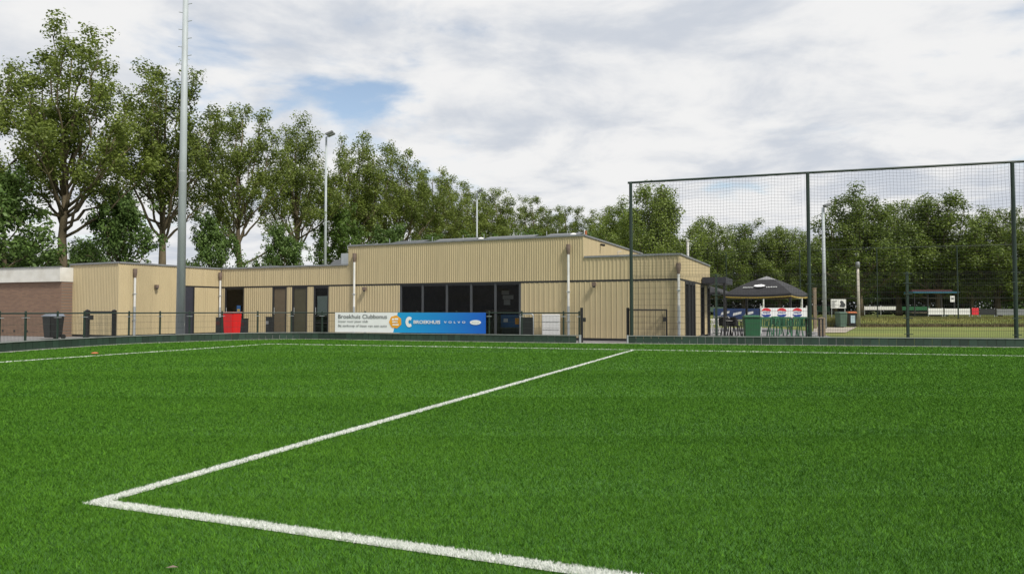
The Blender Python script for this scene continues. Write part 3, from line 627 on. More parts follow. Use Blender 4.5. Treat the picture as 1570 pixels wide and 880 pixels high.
# tall ball net
NETP = [((968), 5.44), ((1241), 5.54), ((1557), 5.62)]
net = thing('ball_net', 'tall dark green ball stop net on three posts at the right', 'ball net')
NP = []
for px, h in NETP:
    p, _ = hit(FR, px); NP.append((p, h))
pe = FR[-1]; NP.append((pe, 5.70))
for i, (p, h) in enumerate(NP):
    MB().tube((p.x, p.y, 0), (p.x, p.y, h + .02), .06, .056, n=12).build('post', M['green'], net)
a0 = NP[0][0]; dn = (NP[1][0] - a0).normalized()
q = a0 - dn * 0.1
for (pa, ha), (pb, hb) in zip(NP[:-1], NP[1:]):
    s = q if pa is a0 else pa
    MB().tube((s.x, s.y, ha + .02), (pb.x, pb.y, hb + .02), .038, n=10).build('top_rail', M['green'], net)
    L = (pb - pa).length; dd = (pb - pa).normalized(); nm = Vector((-dd.y, dd.x, 0)); cell = 0.10
    nb = MB(); nx = int(L / cell); nz = int((ha - 2.2) / cell)
    def npt(i, k):
        t = i / nx; top = ha + (hb - ha) * t; z = top - (top - 2.22) * k / nz
        w = 0.09 * math.sin(t * 9 + k * .13) * math.sin(math.pi * k / nz) ; sag = -0.05 * math.sin(math.pi * ((t * 5) % 1)) * (1 - k / nz)
        p = pa + dd * (L * t) + nm * w; return Vector((p.x, p.y, z + sag))
    for i in range(nx + 1): nb.path([npt(i, k) for k in range(0, nz + 1, 4)], .0028, n=3)
    for k in range(nz + 1): nb.path([npt(i, k) for i in range(0, nx + 1, 3)], .0028, n=3)
    nb.build('netting', M['black'], net)
# rigid mesh fence below the net
mf = thing('mesh_fence', 'dark green welded mesh fence below the ball net', 'fence')
MP = [hit(FR, px)[0] for px in (968, 1098, 1241, 1391, 1557)] + [pe]
off = Vector((0, .09, 0))
for i, p in enumerate(MP):
    if i in (1, 3): MB().box(p.x - .035, p.x + .035, p.y - .03, p.y + .03, 0, 2.31).build('post', M['green'], mf)
    for z in (.35, .85, 1.6, 1.95, 2.25):
        if i not in (0,): MB().box(p.x - .14, p.x + .14, p.y - .05, p.y - .035, z, z + .025).build('clip', M['wire'], mf)
for a, b in zip(MP[:-1], MP[1:]): mesh_panel(a + off, b + off, .08, 2.28, mf, r=.0036, m=M['black'])

# ------------------------------------------------------------------ lettering and banner
def text_mesh(body, size, name='lettering', m=None, shear=0.0, space=1.0, fat=0.0):
    cu = bpy.data.curves.new(name, 'FONT'); cu.body = body; cu.size = size; cu.extrude = 0.001; cu.shear = shear; cu.space_character = space; cu.offset = fat; cu.resolution_u = 3
    o = bpy.data.objects.new(name, cu); COL.objects.link(o); bpy.context.view_layer.update()
    me = bpy.data.meshes.new_from_object(o.evaluated_get(bpy.context.evaluated_depsgraph_get())); bpy.data.objects.remove(o); bpy.data.curves.remove(cu)
    me.transform(Matrix.Rotation(math.pi / 2, 4, 'X')); me.materials.clear(); me.materials.append(m); return me
def put_text(body, parent, x, z, h, w, m, y=-0.012, shear=0, fat=0.0, space=1.0):
    me = text_mesh(body, 1.0, m=m, shear=shear, fat=fat, space=space)
    xs = [v.co.x for v in me.vertices]; zs = [v.co.z for v in me.vertices]
    sx = w / (max(xs) - min(xs)); sz = h / (max(zs) - min(zs))
    me.transform(Matrix.Diagonal((sx, 1, sz, 1)) @ Matrix.Translation((-min(xs), 0, -min(zs))))
    return link('lettering', me, parent, (x, y, z))
ba, _ = hit(FL, 516.5); bb_, _ = hit(FL, 746.5)
BL = (bb_ - ba).length; bd = (bb_ - ba).normalized(); bn = Vector((bd.y, -bd.x, 0))
ban = thing('banner', 'white and blue sponsor banner hung on the low fence', 'banner', (ba + bn * 0.11 + Vector((0, 0, 0.285)))[:], math.atan2(bd.y, bd.x))
BH = 0.745; S = BL / 230.0                    # metres for one photo pixel along the banner
def gradient_blue():
    m = mat('banner_blue', (0, 0.3, 0.6), 0.45); t = m.node_tree; b = t.nodes['Principled BSDF']
    co = t.nodes.new('ShaderNodeTexCoord'); s = t.nodes.new('ShaderNodeSeparateXYZ'); t.links.new(co.outputs['Object'], s.inputs[0])
    r = t.nodes.new('ShaderNodeMapRange'); r.inputs[1].default_value = 85 * S; r.inputs[2].default_value = 230 * S; t.links.new(s.outputs[0], r.inputs[0])
    mx = t.nodes.new('ShaderNodeMix'); mx.data_type = 'RGBA'; mx.inputs[6].default_value = (0.004, 0.34, 0.66, 1); mx.inputs[7].default_value = (0.002, 0.10, 0.52, 1); t.links.new(r.outputs[0], mx.inputs[0]); t.links.new(mx.outputs[2], b.inputs['Base Color']); return m
def flatp(poly, y0, y1): # polygon in x,z given thickness in y
    n = len(poly); vs = [(x, y0, z) for x, z in poly] + [(x, y1, z) for x, z in poly]
    return MB().add(vs, [tuple(range(n)), tuple(range(2 * n - 1, n - 1, -1))] + [(i, i + n, (i + 1) % n + n, (i + 1) % n) for i in range(n)])
flatp([(0, 0), (93 * S, 0), (100 * S, BH), (0, BH)], 0, .008).build('white_cloth', M['print'], ban)
flatp([(93 * S, 0), (BL, 0), (BL, BH), (100 * S, BH)], 0, .008).build('blue_cloth', gradient_blue(), ban)
put_text('Broekhuis Clubbonus', ban, 5.5 * S, .52, .155, 78 * S, M['ink']); put_text('Scoor voor jouw club', ban, 5.5 * S, .345, .115, 48 * S, M['greyink']); put_text('Bij aankoop of lease van een auto', ban, 5.5 * S, .175, .12, 78 * S, M['greyink'])
hx, hz = 96.5 * S, .40; hep = [(hx + .27 * math.sin(2 * math.pi * (k + .2) / 7), hz + .25 * math.cos(2 * math.pi * (k + .2) / 7)) for k in range(7)]
flatp(hep[::-1], -.010, -.006).build('orange_badge', M['yorange'], ban)
for x, z, w, h in ((-.14, .06, .1, .07), (-.02, .07, .14, .07), (-.13, -.03, .22, .05), (.0, -.035, .1, .04), (-.12, -.13, .26, .045)): flatp([(hx + x, hz + z), (hx + x + w, hz + z), (hx + x + w, hz + z + h), (hx + x, hz + z + h)], -.014, -.011).build('badge_print', M['print'], ban)
# the open C mark
cx, cz = 118 * S, .40; pts = []
for k in range(21):
    an = R(50 + 260 * k / 20); pts.append((cx + .155 * math.cos(an), cz + .195 * math.sin(an)))
for k in range(20, -1, -1):
    an = R(40 + 280 * k / 20); pts.append((cx + .02 + .055 * math.cos(an), cz + .075 * math.sin(an)))
q = MB(); n = 21
q.add([(x, -.012, z) for x, z in pts] , [(i, i + 1, 41 - i - 1, 41 - i) for i in range(20)]); q.build('open_ring_mark', M['print'], ban)
put_text('BROEKHUIS', ban, 124.5 * S, .335, .125, 40 * S, M['print'], fat=.02); put_text('VOLVO', ban, 170 * S, .36, .075, 31 * S, M['print'], fat=.01, space=1.9)
ov = [(215.5 * S + .215 * math.cos(2 * math.pi * k / 24), .395 + .085 * math.sin(2 * math.pi * k / 24)) for k in range(24)]
flatp(ov, -.012, -.008).build('oval_badge', M['print'], ban)
put_text('Ford', ban, 210.5 * S, .355, .08, 10 * S, M['pale'], y=-.014, shear=.25)

# ------------------------------------------------------------------ light poles
def flood_pole(px, Y, h, r0, r1, label, group, heads=True, pegs=(0, 0), arm=(1, 0), base=0.0):
    t = thing('floodlight_pole', label, 'light pole', (gx(px, Y), Y, base), 0, group)
    MB().tube((0, 0, 0), (0, 0, h), r0, r1, n=16).build('pole', M['pole'], t, True)
    MB().tube((0, 0, h * .42), (0, 0, h * .42 + .06), r0 * .8, r0 * .8, n=16).build('joint_ring', M['galv'], t)
    z = pegs[0]; k = 0
    while z < pegs[1]:
        rr = r0 + (r1 - r0) * z / h; sg = 1 if k % 2 else -1
        MB().tube((sg * rr * .8, 0, z), (sg * (rr + .15), 0, z + .03), .014, n=6).build('climbing_peg', M['galv'], t); z += .33; k += 1
    if heads:
        k = .75 if h > 10 else .5
        MB().tube((-.05 * k, 0, h - .05), (.45 * k, -.1, h + .2 * k), .05 * k, n=8).build('crossarm', M['galv'], t)
        for dy in ((-.3, .3) if h > 10 else (0,)):
            l = MB().box(-.42 * k, .42 * k, -.22, .22, -.07, .08).build('lamp_head', M['trim'], t, bevel=.03, loc=(.45 * k, dy - .1, h + .28 * k)); l.rotation_euler = (R(10), R(-24), 0)
            MB().box(-.36 * k, .36 * k, -.18, .18, -.088, -.074).build('lamp_lens', M['galv'], l)
    return t
G = 'floodlight poles'
flood_pole(277.3, 26.3, 15, .165, .085, 'tall thick galvanised light pole with climbing pegs before the wing', G, pegs=(10.4, 14.6))
flood_pole(498, 55, 14.8, .13, .075, 'slim light pole rising behind the low roof', G, arm=(1, 0))
flood_pole(731, 79, 14.4, .13, .08, 'distant light pole before the poplars above the hall roof', G)
flood_pole(855, 108, 14.4, .13, .08, 'most distant thin light pole above the roof domes', G)
flood_pole(1264, 45, 7.75, .13, .085, 'pale light pole with floodlight behind the ball net', G, arm=(.6, -.2), base=-.02)
t = thing('lamp_post', 'concrete lamp post with round head on the lawn', 'lamp post', (gx(1316, 50), 50, -.03))
MB().tube((0, 0, 0), (0, 0, 4.15), .11, .08, n=12).build('post', M['concpole'], t, True); MB().lathe([(.05, 4.15), (.14, 4.2), (.15, 4.5), (.10, 4.62)], 12).build('lamp_head', M['trim'], t, True)
# ------------------------------------------------------------------ bins and small things near the fence
def wheelie(px, Y, w, d, h, body, lid, label, rot=0, name='wheelie_bin', group=None):
    t = thing(name, label, 'bin', (gx(px, Y), Y, 0.0), rot, group)
    MB().box(-w / 2, w / 2, -d / 2, d / 2, .06, h * .9, taper=.05).build('body', body, t, bevel=.02)
    q = MB(); q.box(-w / 2 - .02, w / 2 + .02, -d / 2 - .03, d / 2 + .02, h * .9, h * .94); q.add([(-w / 2, -d / 2, h * .94), (w / 2, -d / 2, h * .94), (w / 2, d / 2, h * .94), (-w / 2, d / 2, h * .94), (-w / 2 + .05, -d / 2 + .1, h), (w / 2 - .05, -d / 2 + .1, h), (w / 2 - .05, d / 2, h), (-w / 2 + .05, d / 2, h)], [(0, 1, 5, 4), (1, 2, 6, 5), (2, 3, 7, 6), (3, 0, 4, 7), (4, 5, 6, 7)])
    q.build('lid', lid, t, bevel=.008)
    for s in (-1, 1): MB().tube((s * (w / 2 - .02), d / 2 - .04, .09), (s * (w / 2 + .03), d / 2 - .04, .09), .09, n=12).build('wheel', M['black'], t)
    MB().tube((-w / 2 + .05, d / 2 + .05, h * .9), (w / 2 - .05, d / 2 + .05, h * .9), .015, n=6).build('handle', body, t)
    return t
o = wheelie(82.5, 27.4, .50, .56, .97, M['black'], M['binlid'], 'black wheelie bin with grey lid against the brick wall', R(-25))
t = thing('red_bin', 'bright red tapered bin with pale rim behind the fence', 'bin', (gx(356.5, 28.6), 28.6, 0), R(-20))
MB().box(-.265, .265, -.265, .265, .0, 1.0, taper=.045).build('body', M['red'], t, bevel=.03); MB().box(-.28, .28, -.28, .28, 1.0, 1.05).build('rim', M['pink'], t, bevel=.012)
def planter(px, Y, w, h, label):
    t = thing('ash_bin', label, 'bin', (gx(px, Y), Y, 0), R(-22), 'small dark posts of bins beside the doors')
    MB().box(-w / 2, w / 2, -w / 2, w / 2, 0, h).build('body', M['dark'], t, bevel=.012); MB().box(-w / 2 + .02, w / 2 - .02, -w / 2 - .006, -w / 2 - .001, h * .62, h * .8).build('plate', M['maroon'] if px < 400 else M['trim'], t); MB().box(-w / 2 - .012, w / 2 + .012, -w / 2 - .012, w / 2 + .012, h, h + .02).build('lid', M['dark'], t)
planter(338, 30.5, .26, .80, 'narrow dark bin directly left of the red bin'); planter(374.5, 29.5, .26, .76, 'narrow dark bin with red plate directly right of the red bin'); planter(412.5, 31.0, .2, .82, 'narrow dark bin with grey plate left of the brown door')
# tubular frame and white slatted panel near the window
t = thing('bicycle_rack', 'bent grey tube frame holding a dark panel below the window edge', 'rack', (gx(807.5, 25.5), 25.5, 0), R(-19))
MB().path([(-.25, 0, 0), (-.25, 0, .88), (-.235, 0, .95), (-.19, 0, .985), (.19, 0, .985), (.235, 0, .95), (.25, 0, .88), (.25, 0, 0)], .022, n=8).build('tube_frame', M['galv'], t, True); MB().box(-.225, .225, .01, .03, .05, .86).build('dark_panel', M['black'], t)
t = thing('white_panel', 'white louvred panel standing against the beige wall', 'panel', (gx(844.5, 26.5), 26.5, 0), R(-23.8))
MB().box(-.36, .36, .0, .03, .05, .97).build('sheet', M['white'], t)
for k in range(3): MB().box(-.34, .34, -.03, -.002, .08 + .3 * k, .35 + .3 * k).build('louvre', M['white'], t, bevel=.006)
tag(MB().lathe([(.09, 0), (.08, .015), (.045, .03), (.025, .03)], 16).build('marker_disc', M['orange'], None, True, loc=(gx(147, 17.9), 17.9, .012)), 'small orange marker disc lying on the turf near the side line', 'marker')

# ------------------------------------------------------------------ terrace: parasols, banners, chairs
def parasol(N_, a, W, ze, zp, label, rich=True):
    fx, fy = math.cos(a), -math.sin(a); sx, sy = math.sin(a), math.cos(a)
    c = Vector((N_[0] - fx * W / 2 + sx * W / 2, N_[1] - fy * W / 2 + sy * W / 2, 0))
    t = thing('canopy_tent', label, 'canopy tent', c[:], -a)
    h = W / 2; cap = .48; zc_ = zp - .16
    def pan(i):     # one sloping canvas panel, sagging between its ribs
        q = MB(); n = 8; vs = []
        for r in range(n + 1):
            f = r / n; rad = cap + (h - cap) * f; z = zc_ + (ze - zc_) * f + .05 * math.sin(math.pi * f)
            for k in range(n + 1):
                g_ = k / n * 2 - 1; vs.append((rad * g_, -rad, z - .06 * (1 - g_ * g_) * f))
        fs = [(r * (n + 1) + k, (r + 1) * (n + 1) + k, (r + 1) * (n + 1) + k + 1, r * (n + 1) + k + 1) for r in range(n) for k in range(n)]
        q.add(vs, fs); ed = vs[-(n + 1):]
        val = [(x, y, z - .13) for x, y, z in ed]; q.add(ed + val, [(k, k + n + 1, k + n + 2, k + 1) for k in range(n)])
        me = q.mesh('canvas_panel', M['tent'], True); me.transform(Matrix.Rotation(i * math.pi / 2, 4, 'Z')); o = link('canvas_panel', me, t)
        if rich:
            tr = MB(); tr.add([(x * 1.004, y * 1.004, z - .115) for x, y, z in ed] + [(x * 1.004, y * 1.004, z - .17) for x, y, z in ed], [(k, k + n + 1, k + n + 2, k + 1) for k in range(n)])
            m2 = tr.mesh('gold_trim', M['gold']); m2.transform(Matrix.Rotation(i * math.pi / 2, 4, 'Z')); link('gold_trim', m2, o)
    for i in range(4): pan(i)
    q = MB(); q.add([(-cap, -cap, zc_ - .02), (cap, -cap, zc_ - .02), (cap, cap, zc_ - .02), (-cap, cap, zc_ - .02), (0, 0, zp + .04)], [(0, 1, 4), (1, 2, 4), (2, 3, 4), (3, 0, 4)]); q.build('cap', M['tentG'], t)
    if rich:
        for x, y in ((-h + .06, -h + .06), (h - .06, -h + .06), (h - .06, h - .06), (-h + .06, h - .06)): MB().box(x - .05, x + .05, y - .05, y + .05, 0, ze - .03).build('leg', M['black'], t)
        # emblem and lettering on the front slope
        em = thing_child = bpy.data.objects.new('emblem', None)
        bpy.data.objects.remove(em)
        sl = math.atan2(zc_ - ze, h - cap); fmid = .62; rad = cap + (h - cap) * fmid; zz = zc_ + (ze - zc_) * fmid + .05 * math.sin(math.pi * fmid) - .03
        e = MB(); nn = 14
        e.add([(.30 * math.cos(2 * math.pi * k / nn), -.0, .13 * math.sin(2 * math.pi * k / nn) + (.03 if k % 3 else .06)) for k in range(nn)], [tuple(range(nn))])
        eo = e.build('emblem', M['print'], t, loc=(0, -rad - .03, zz + .10)); eo.rotation_euler = (-(math.pi / 2 - sl), 0, 0)
        for s in (-1, 1):
            q = MB()
            for k in range(7): x = s * (.36 + .085 * k); q.add([(x, 0, -.05), (x + .055, 0, -.05), (x + .055, 0, .05 + .015 * (k % 2)), (x, 0, .05 + .015 * (k % 2))], [(0, 1, 2, 3)])
            w_ = q.build('faded_print', M['pale'], t, loc=(0, -rad - .03, zz + .04)); w_.rotation_euler = (-(math.pi / 2 - sl), 0, 0)
    else: MB().tube((0, 0, 0), (0, 0, zp), .04, n=10).build('pole', M['black'], t)
    return t
parasol((gx(1213, 36), 36), R(37), 3.5, 2.0, 2.95, 'black canopy tent with gold trim and white emblem on the terrace')
parasol((gx(1104, 46), 46), R(30), 3.2, 2.35, 2.95, 'plain black parasol behind the canopy tent beside the building', rich=False)
# banner with three round marks, red above and blue below
pb = thing('drinks_banner', 'white banner with three red and blue round marks under the tent', 'banner', at(1167.5, 487, 35)[:], R(-4))
W_, H_ = 67 / FPX * 35, 15 / FPX * 35
flatp([(0, 0), (W_, 0), (W_, H_), (0, H_)], 0, .01).build('cloth', M['print'], pb)
for k in range(3):
    cx_, cz_, rr = W_ * (.11 + .345 * k), H_ * .52, .205
    top = [(cx_ + rr * 1.15 * math.cos(R(10 + 160 * i / 10)), cz_ + .05 + rr * .85 * math.sin(R(10 + 160 * i / 10))) for i in range(11)]; top += [(cx_ - rr * .3, cz_ + .10), (cx_ + rr * .3, cz_ + .075)]
    flatp(top[::-1], -.008, -.004).build('red_mark', M['pred'], pb)
    bot = [(cx_ + rr * 1.15 * math.cos(R(190 + 160 * i / 10)), cz_ - .06 + rr * .8 * math.sin(R(190 + 160 * i / 10))) for i in range(11)]; bot += [(cx_ + rr * .3, cz_ - .085), (cx_ - rr * .3, cz_ - .11)]
    flatp(bot[::-1], -.008, -.004).build('blue_mark', M['pblue'], pb)
    put_text('pepsi', pb, cx_ - rr * .85, cz_ - .055, .11, rr * 1.7, M['pblue'], y=-.008, fat=.02)
for x in (-.04, W_): MB().box(x, x + .05, .012, .05, -1.1, H_ + .1).build('post', M['white'], pb)
nb = thing('navy_banner', 'navy blue banner with pale slanted print left of the white banner', 'banner', at(1094, 490, 42)[:], R(-4))
W2, H2 = 69 / FPX * 42, 17 / FPX * 42
flatp([(0, .08), (W2 * .45, 0), (W2, .03), (W2, H2), (0, H2)], 0, .01).build('cloth', M['navy'], nb)
for x, z in ((.42, .26), (1.12, .22), (1.82, .24)):
    q = flatp([(x, z), (x + .5, z + .13), (x + .52, z + .27), (x + .05, z + .17)], -.006, -.002); q.build('pale_swash', M['pale'], nb)
for x in (.1, W2 - .1): MB().box(x, x + .05, .012, .05, -.6, H2 + .05).build('post', M['dark'], nb)
# plastic chairs
def chair_proto(m, name, label, cat, group, loc, rot):
    t = thing(name, label, cat, loc, rot, group)
    MB().box(-.22, .22, -.22, .20, .42, .45).build('seat', m, t, bevel=.01)
    bk = MB()
    for k in range(5): x = -.17 + .085 * k; bk.add([(x - .025, .19, .46), (x + .025, .19, .46), (x + .03, .30, .80), (x - .03, .30, .80), (x - .025, .21, .46), (x + .025, .21, .46), (x + .03, .32, .80), (x - .03, .32, .80)], [(0, 1, 2, 3), (7, 6, 5, 4), (0, 3, 7, 4), (1, 5, 6, 2)])
    bk.box(-.23, .23, .295, .325, .76, .84); bk.box(-.23, -.19, .19, .325, .45, .78); bk.box(.19, .23, .19, .325, .45, .78); bk.build('backrest', m, t)
    for sx_ in (-1, 1):
        for sy_ in (-1, 1): MB().tube((sx_ * .25, sy_ * .24, 0), (sx_ * .20, sy_ * .18, .43), .026, .022, n=6).build('leg', m, t)
        MB().path([(sx_ * .25, -.23, .44), (sx_ * .26, -.22, .63), (sx_ * .26, -.15, .66), (sx_ * .25, .1, .66), (sx_ * .23, .26, .68)], .022, n=6).build('armrest', m, t)
    return t
gch = chair_proto(M['chG'], 'plastic_chair', 'green plastic chair nearest the green bin, facing away', 'chair', 'green chairs on the terrace', (gx(1172, 30), 30, 0), R(170))
for px, Y, r, l in ((1188, 30.6, 195, 'green plastic chair, second from the green bin'), (1203, 30.1, 160, 'green plastic chair in the middle of the green row'), (1218, 30.8, 185, 'green plastic chair, second from the thick net post'), (1231, 30.2, 172, 'green plastic chair closest to the thick net post'), (1196, 33.0, 20, 'green plastic chair behind the middle of the green row')):
    dup(gch, (gx(px, Y), Y, 0), R(r), l)
wch = chair_proto(M['chW'], 'plastic_chair', 'white plastic chair under the left of the tent', 'chair', 'white chairs on the terrace', (gx(1112, 33), 33, 0), R(150))
dup(wch, (gx(1092, 35), 35, 0), R(-70), 'white plastic chair beside the building corner')
dch = chair_proto(M['black'], 'plastic_chair', 'black chair nearest the building, left of the green bin', 'chair', 'black chairs on the terrace', (gx(1116, 30.5), 30.5, 0), R(95))
dup(dch, (gx(1125, 31.0), 31.0, 0), R(85), 'black chair in the middle between building and green bin'); dup(dch, (gx(1134, 30.4), 30.4, 0), R(100), 'black chair directly left of the green bin')
wheelie(1151.5, 28.2, .62, .6, .92, M['binG'], M['binG'], 'large bright green bin left of the green chairs', R(-10))
t = thing('side_table', 'dark slatted table beside the thick net post', 'table', (gx(1248, 29.5), 29.5, 0), R(-10))
for k in range(4): MB().box(-.3, .3, -.3 + .155 * k, -.165 + .155 * k, .74, .77).build('slat', M['dark'], t)
for x in (-.26, .26):
    for y in (-.26, .26): MB().box(x - .025, x + .025, y - .025, y + .025, 0, .74).build('leg', M['dark'], t)
tag(MB().box(-.13, .13, -.1, .1, 0, .78).add([(-.13, -.1, .78), (.13, -.1, .78), (.13, .1, .78), (-.13, .1, .78), (0, 0, .83)], [(0, 1, 4), (1, 2, 4), (2, 3, 4), (3, 0, 4)]).build('timber_post', M['wood'], None, loc=(gx(1259, 31), 31, 0)), 'short weathered timber post beside the dark table', 'post')
tag(MB().box(-.09, .09, -.09, .09, 0, 2.5).box(-.11, .11, -.11, .11, 2.5, 2.54).build('timber_post', M['wood'], None, loc=(gx(1249, 44), 44, 0)), 'tall weathered timber post behind the thick net post', 'post')
g = thing('small_goal', 'small white goal frame behind the white banner', 'goal', (gx(1200, 55), 55, .15), R(-6))
gw = 57 / FPX * 55 / 2
for x in (-gw, gw): MB().tube((x, 0, 0), (x, 0, 1.95), .05, n=8).build('goal_post', M['white'], g); MB().tube((x, 0, 1.95), (x, .9, .0), .03, n=6).build('rear_stay', M['white'], g)
MB().tube((-gw, 0, 1.95), (gw, 0, 1.95), .05, n=8).build('crossbar', M['white'], g)

# ------------------------------------------------------------------ far lawn on the right
wheelie(1289, 47.5, .56, .6, 1.06, M['binD'], M['binD'], 'dull green wheelie bin on the lawn edge', R(8)).location.z = -.03
o = wheelie(1304.5, 48.6, .58, .62, 1.08, M['black'], M['orange'], 'black wheelie bin with orange lid on the lawn edge', R(-6)); o.location.z = -.03
MB().box(-.14, .14, -.325, -.318, .3, .82).build('sticker', mat('pale_sticker', (.38, .5, .55), .5), o)
t = thing('notice_board', 'white notice board with dark print before the far field', 'sign', (gx(1285.5, 60), 60, .5))
w_ = 23 / FPX * 60
MB().box(-w_ / 2, w_ / 2, 0, .03, .83, 1.60).build('panel', M['white'], t)
for x in (-w_ / 2 + .05, w_ / 2 - .1): MB().box(x, x + .05, .035, .08, 0, 1.6).build('post', M['galv'], t)
rr = random.Random(4)
for k in range(7): MB().box(-w_ / 2 + .05, -w_ / 2 + .05 + rr.uniform(.25, .5), -.012, -.003, .9 + .09 * k, .94 + .09 * k).build('print_line', M['greyink'], t)
flatp([(.05, .95), (.5, .9), (.58, 1.15), (.3, 1.5), (.12, 1.4), (.2, 1.2)], -.012, -.003).build('print_figure', M['ink'], t)
def adboard(x0, x1, Y, z0, z1, m, label, name='advertising_board'):
    a, b = gx(x0, Y), gx(x1, Y); t = thing(name, label, 'board', ((a + b) / 2, Y, .5), 0, 'boards along the far field'); w = b - a
    MB().box(-w / 2, w / 2, 0, .04, z0 - .5, z1 - .5).build('panel', m, t)
    n = max(2, int(w / 2.2) + 1)
    for i in range(n): x = -w / 2 + .05 + (w - .1) * i / (n - 1); MB().box(x - .03, x + .03, .045, .1, 0, z1 - .5 + .04).build('post', M['galv'], t)
adboard(1423, 1446, 66, .76, 1.34, M['white'], 'leftmost of the near white boards along the far field'); adboard(1448, 1487, 66, .76, 1.32, M['white'], 'long white board next to the red board')
adboard(1490, 1500, 66, .74, 1.38, M['pred'], 'small red board beside the long white board'); adboard(1502, 1526, 66, .74, 1.30, M['dark'], 'dark board right of the red board'); adboard(1528, 1575, 66, .72, 1.28, M['trim'], 'grey board at the right edge')
adboard(1325, 1376, 95, 1.25, 1.72, M['white'], 'distant long pale board on the far touchline'); adboard(1380, 1425, 96, 1.2, 1.7, M['binG'], 'distant green board right of the long pale board'); adboard(1253, 1272, 90, 1.0, 1.7, M['binG'], 'distant green board left of the notice board'); adboard(1080, 1110, 90, 1.0, 1.6, M['binD'], 'distant dull green board beyond the terrace chairs')
t = thing('dugout', 'far dugout shelter with bright blue roof edge', 'dugout', (gx(1431, 70), 70, .5))
w_ = 70 / FPX * 70
MB().box(-w_ / 2, w_ / 2, -.5, 1.2, 2.36, 2.52).build('roof_edge', M['cyan'], t, bevel=.02); MB().box(-w_ / 2 + .2, w_ / 2 - .3, .1, 1.3, 2.522, 2.72).build('roof', M['maroon'], t)
for i in range(4): x = -w_ / 2 + .3 + (w_ - .6) * i / 3; MB().box(x - .04, x + .04, -.2, -.12, 0, 2.32).build('post', M['dark'], t)
MB().box(-w_ / 2 + .1, w_ / 2 - .1, 1.1, 1.18, 0, .55).build('back_wall', M['green'], t); MB().box(-w_ / 2 + .4, w_ / 2 - .4, .5, .9, .4, .46).build('bench', M['wood'], t)
t = thing('hanging_sign', 'small white sign on a far net post', 'sign', at(1460.5, 463, 57.6)[:]); MB().box(-.17, .17, 0, .03, 0, .5).build('panel', M['white'], t); MB().box(-.1, .1, -.008, -.002, .2, .35).build('print', M['greyink'], t)
# far ball net: thin posts with a top wire
fn = thing('far_ball_net', 'thin far ball net with slender green posts behind the tent', 'ball net')
FP = [(1000, 66, 389.5), (1113, 64, 387), (1226, 62, 384), (1344, 60, 380.5), (1467, 58, 377.5), (1600, 56, 374)]
tops = []
for px, Y, py in FP:
    p = at(px, py, Y); tops.append(p); MB().tube((p.x, p.y, .45), p, .045, n=8).build('post', M['green'], fn)
for a, b in zip(tops[:-1], tops[1:]):
    MB().tube(a, b, .022, n=5).build('top_wire', M['wire'], fn)
    q = MB(); zs = [2.3 + .5 * i for i in range(1)]
    for z in (1.0, 2.2, 3.4): q.tube((a.x, a.y, z), (b.x, b.y, z), .008, n=3)
    q.build('wire', M['wire'], fn)
# rough grass bank and small plants
def tufts(name, pts, m, hmin, hmax, label=None, w=.03):
    n = len(pts); v = np.zeros((n, 3, 3), np.float32); P = np.array(pts); an = RNG.random(n) * 2 * np.pi; h = hmin + (hmax - hmin) * RNG.random(n); ln = RNG.random(n) * .5 * h; la = RNG.random(n) * 6.28
    v[:, 0] = P; v[:, 1] = P; v[:, 2] = P
    v[:, 0, 0] -= np.cos(an) * w; v[:, 0, 1] -= np.sin(an) * w; v[:, 1, 0] += np.cos(an) * w; v[:, 1, 1] += np.sin(an) * w
    v[:, 2, 0] += np.cos(la) * ln; v[:, 2, 1] += np.sin(la) * ln; v[:, 2, 2] += h
    me = bpy.data.meshes.new(name); me.from_pydata(v.reshape(-1, 3).tolist(), [], [(3 * i, 3 * i + 1, 3 * i + 2) for i in range(n)]); me.materials.append(m)
    o = stuff(link(name, me)); 
    if label: o['label'] = label; o['category'] = 'grass'
    return o
def gz(y): t = min(1, max(0, (y - 50) / 11)); return -0.045 + 0.575 * t * t * (3 - 2 * t)
pts = []
for _ in range(26000):
    y = random.uniform(51, 64); x = random.uniform(gx(1312, 52) - (y - 52) * .2, 52); pts.append((x, y, gz(y) - .02))
tufts('rough_grass', pts, M['dry'], .04, .15, 'long dry grass on the bank beyond the lawn')
pts = []
for _ in range(5000):
    y = random.gauss(50.6, .45); x = random.uniform(gx(1318, 50), 40); pts.append((x, y, gz(y) - .02))
stuff(tufts('bank_foot_grass', pts, mat('brown_grass', (0.11, 0.085, 0.04), 0.9, var=.4, scale=1), .08, .30, 'brown withered grass along the foot of the bank'))
pts = []
for _ in range(1200):
    a = random.uniform(0, 6.28); r = .55 * math.sqrt(random.random()); pts.append((gx(1276, 48.5) + r * math.cos(a), 48.5 + r * math.sin(a), -.04))
o = tufts('dry_shrub', pts, M['dry'], .3, .75, None); o['label'] = 'dry brown ornamental grass beside the dull green bin'

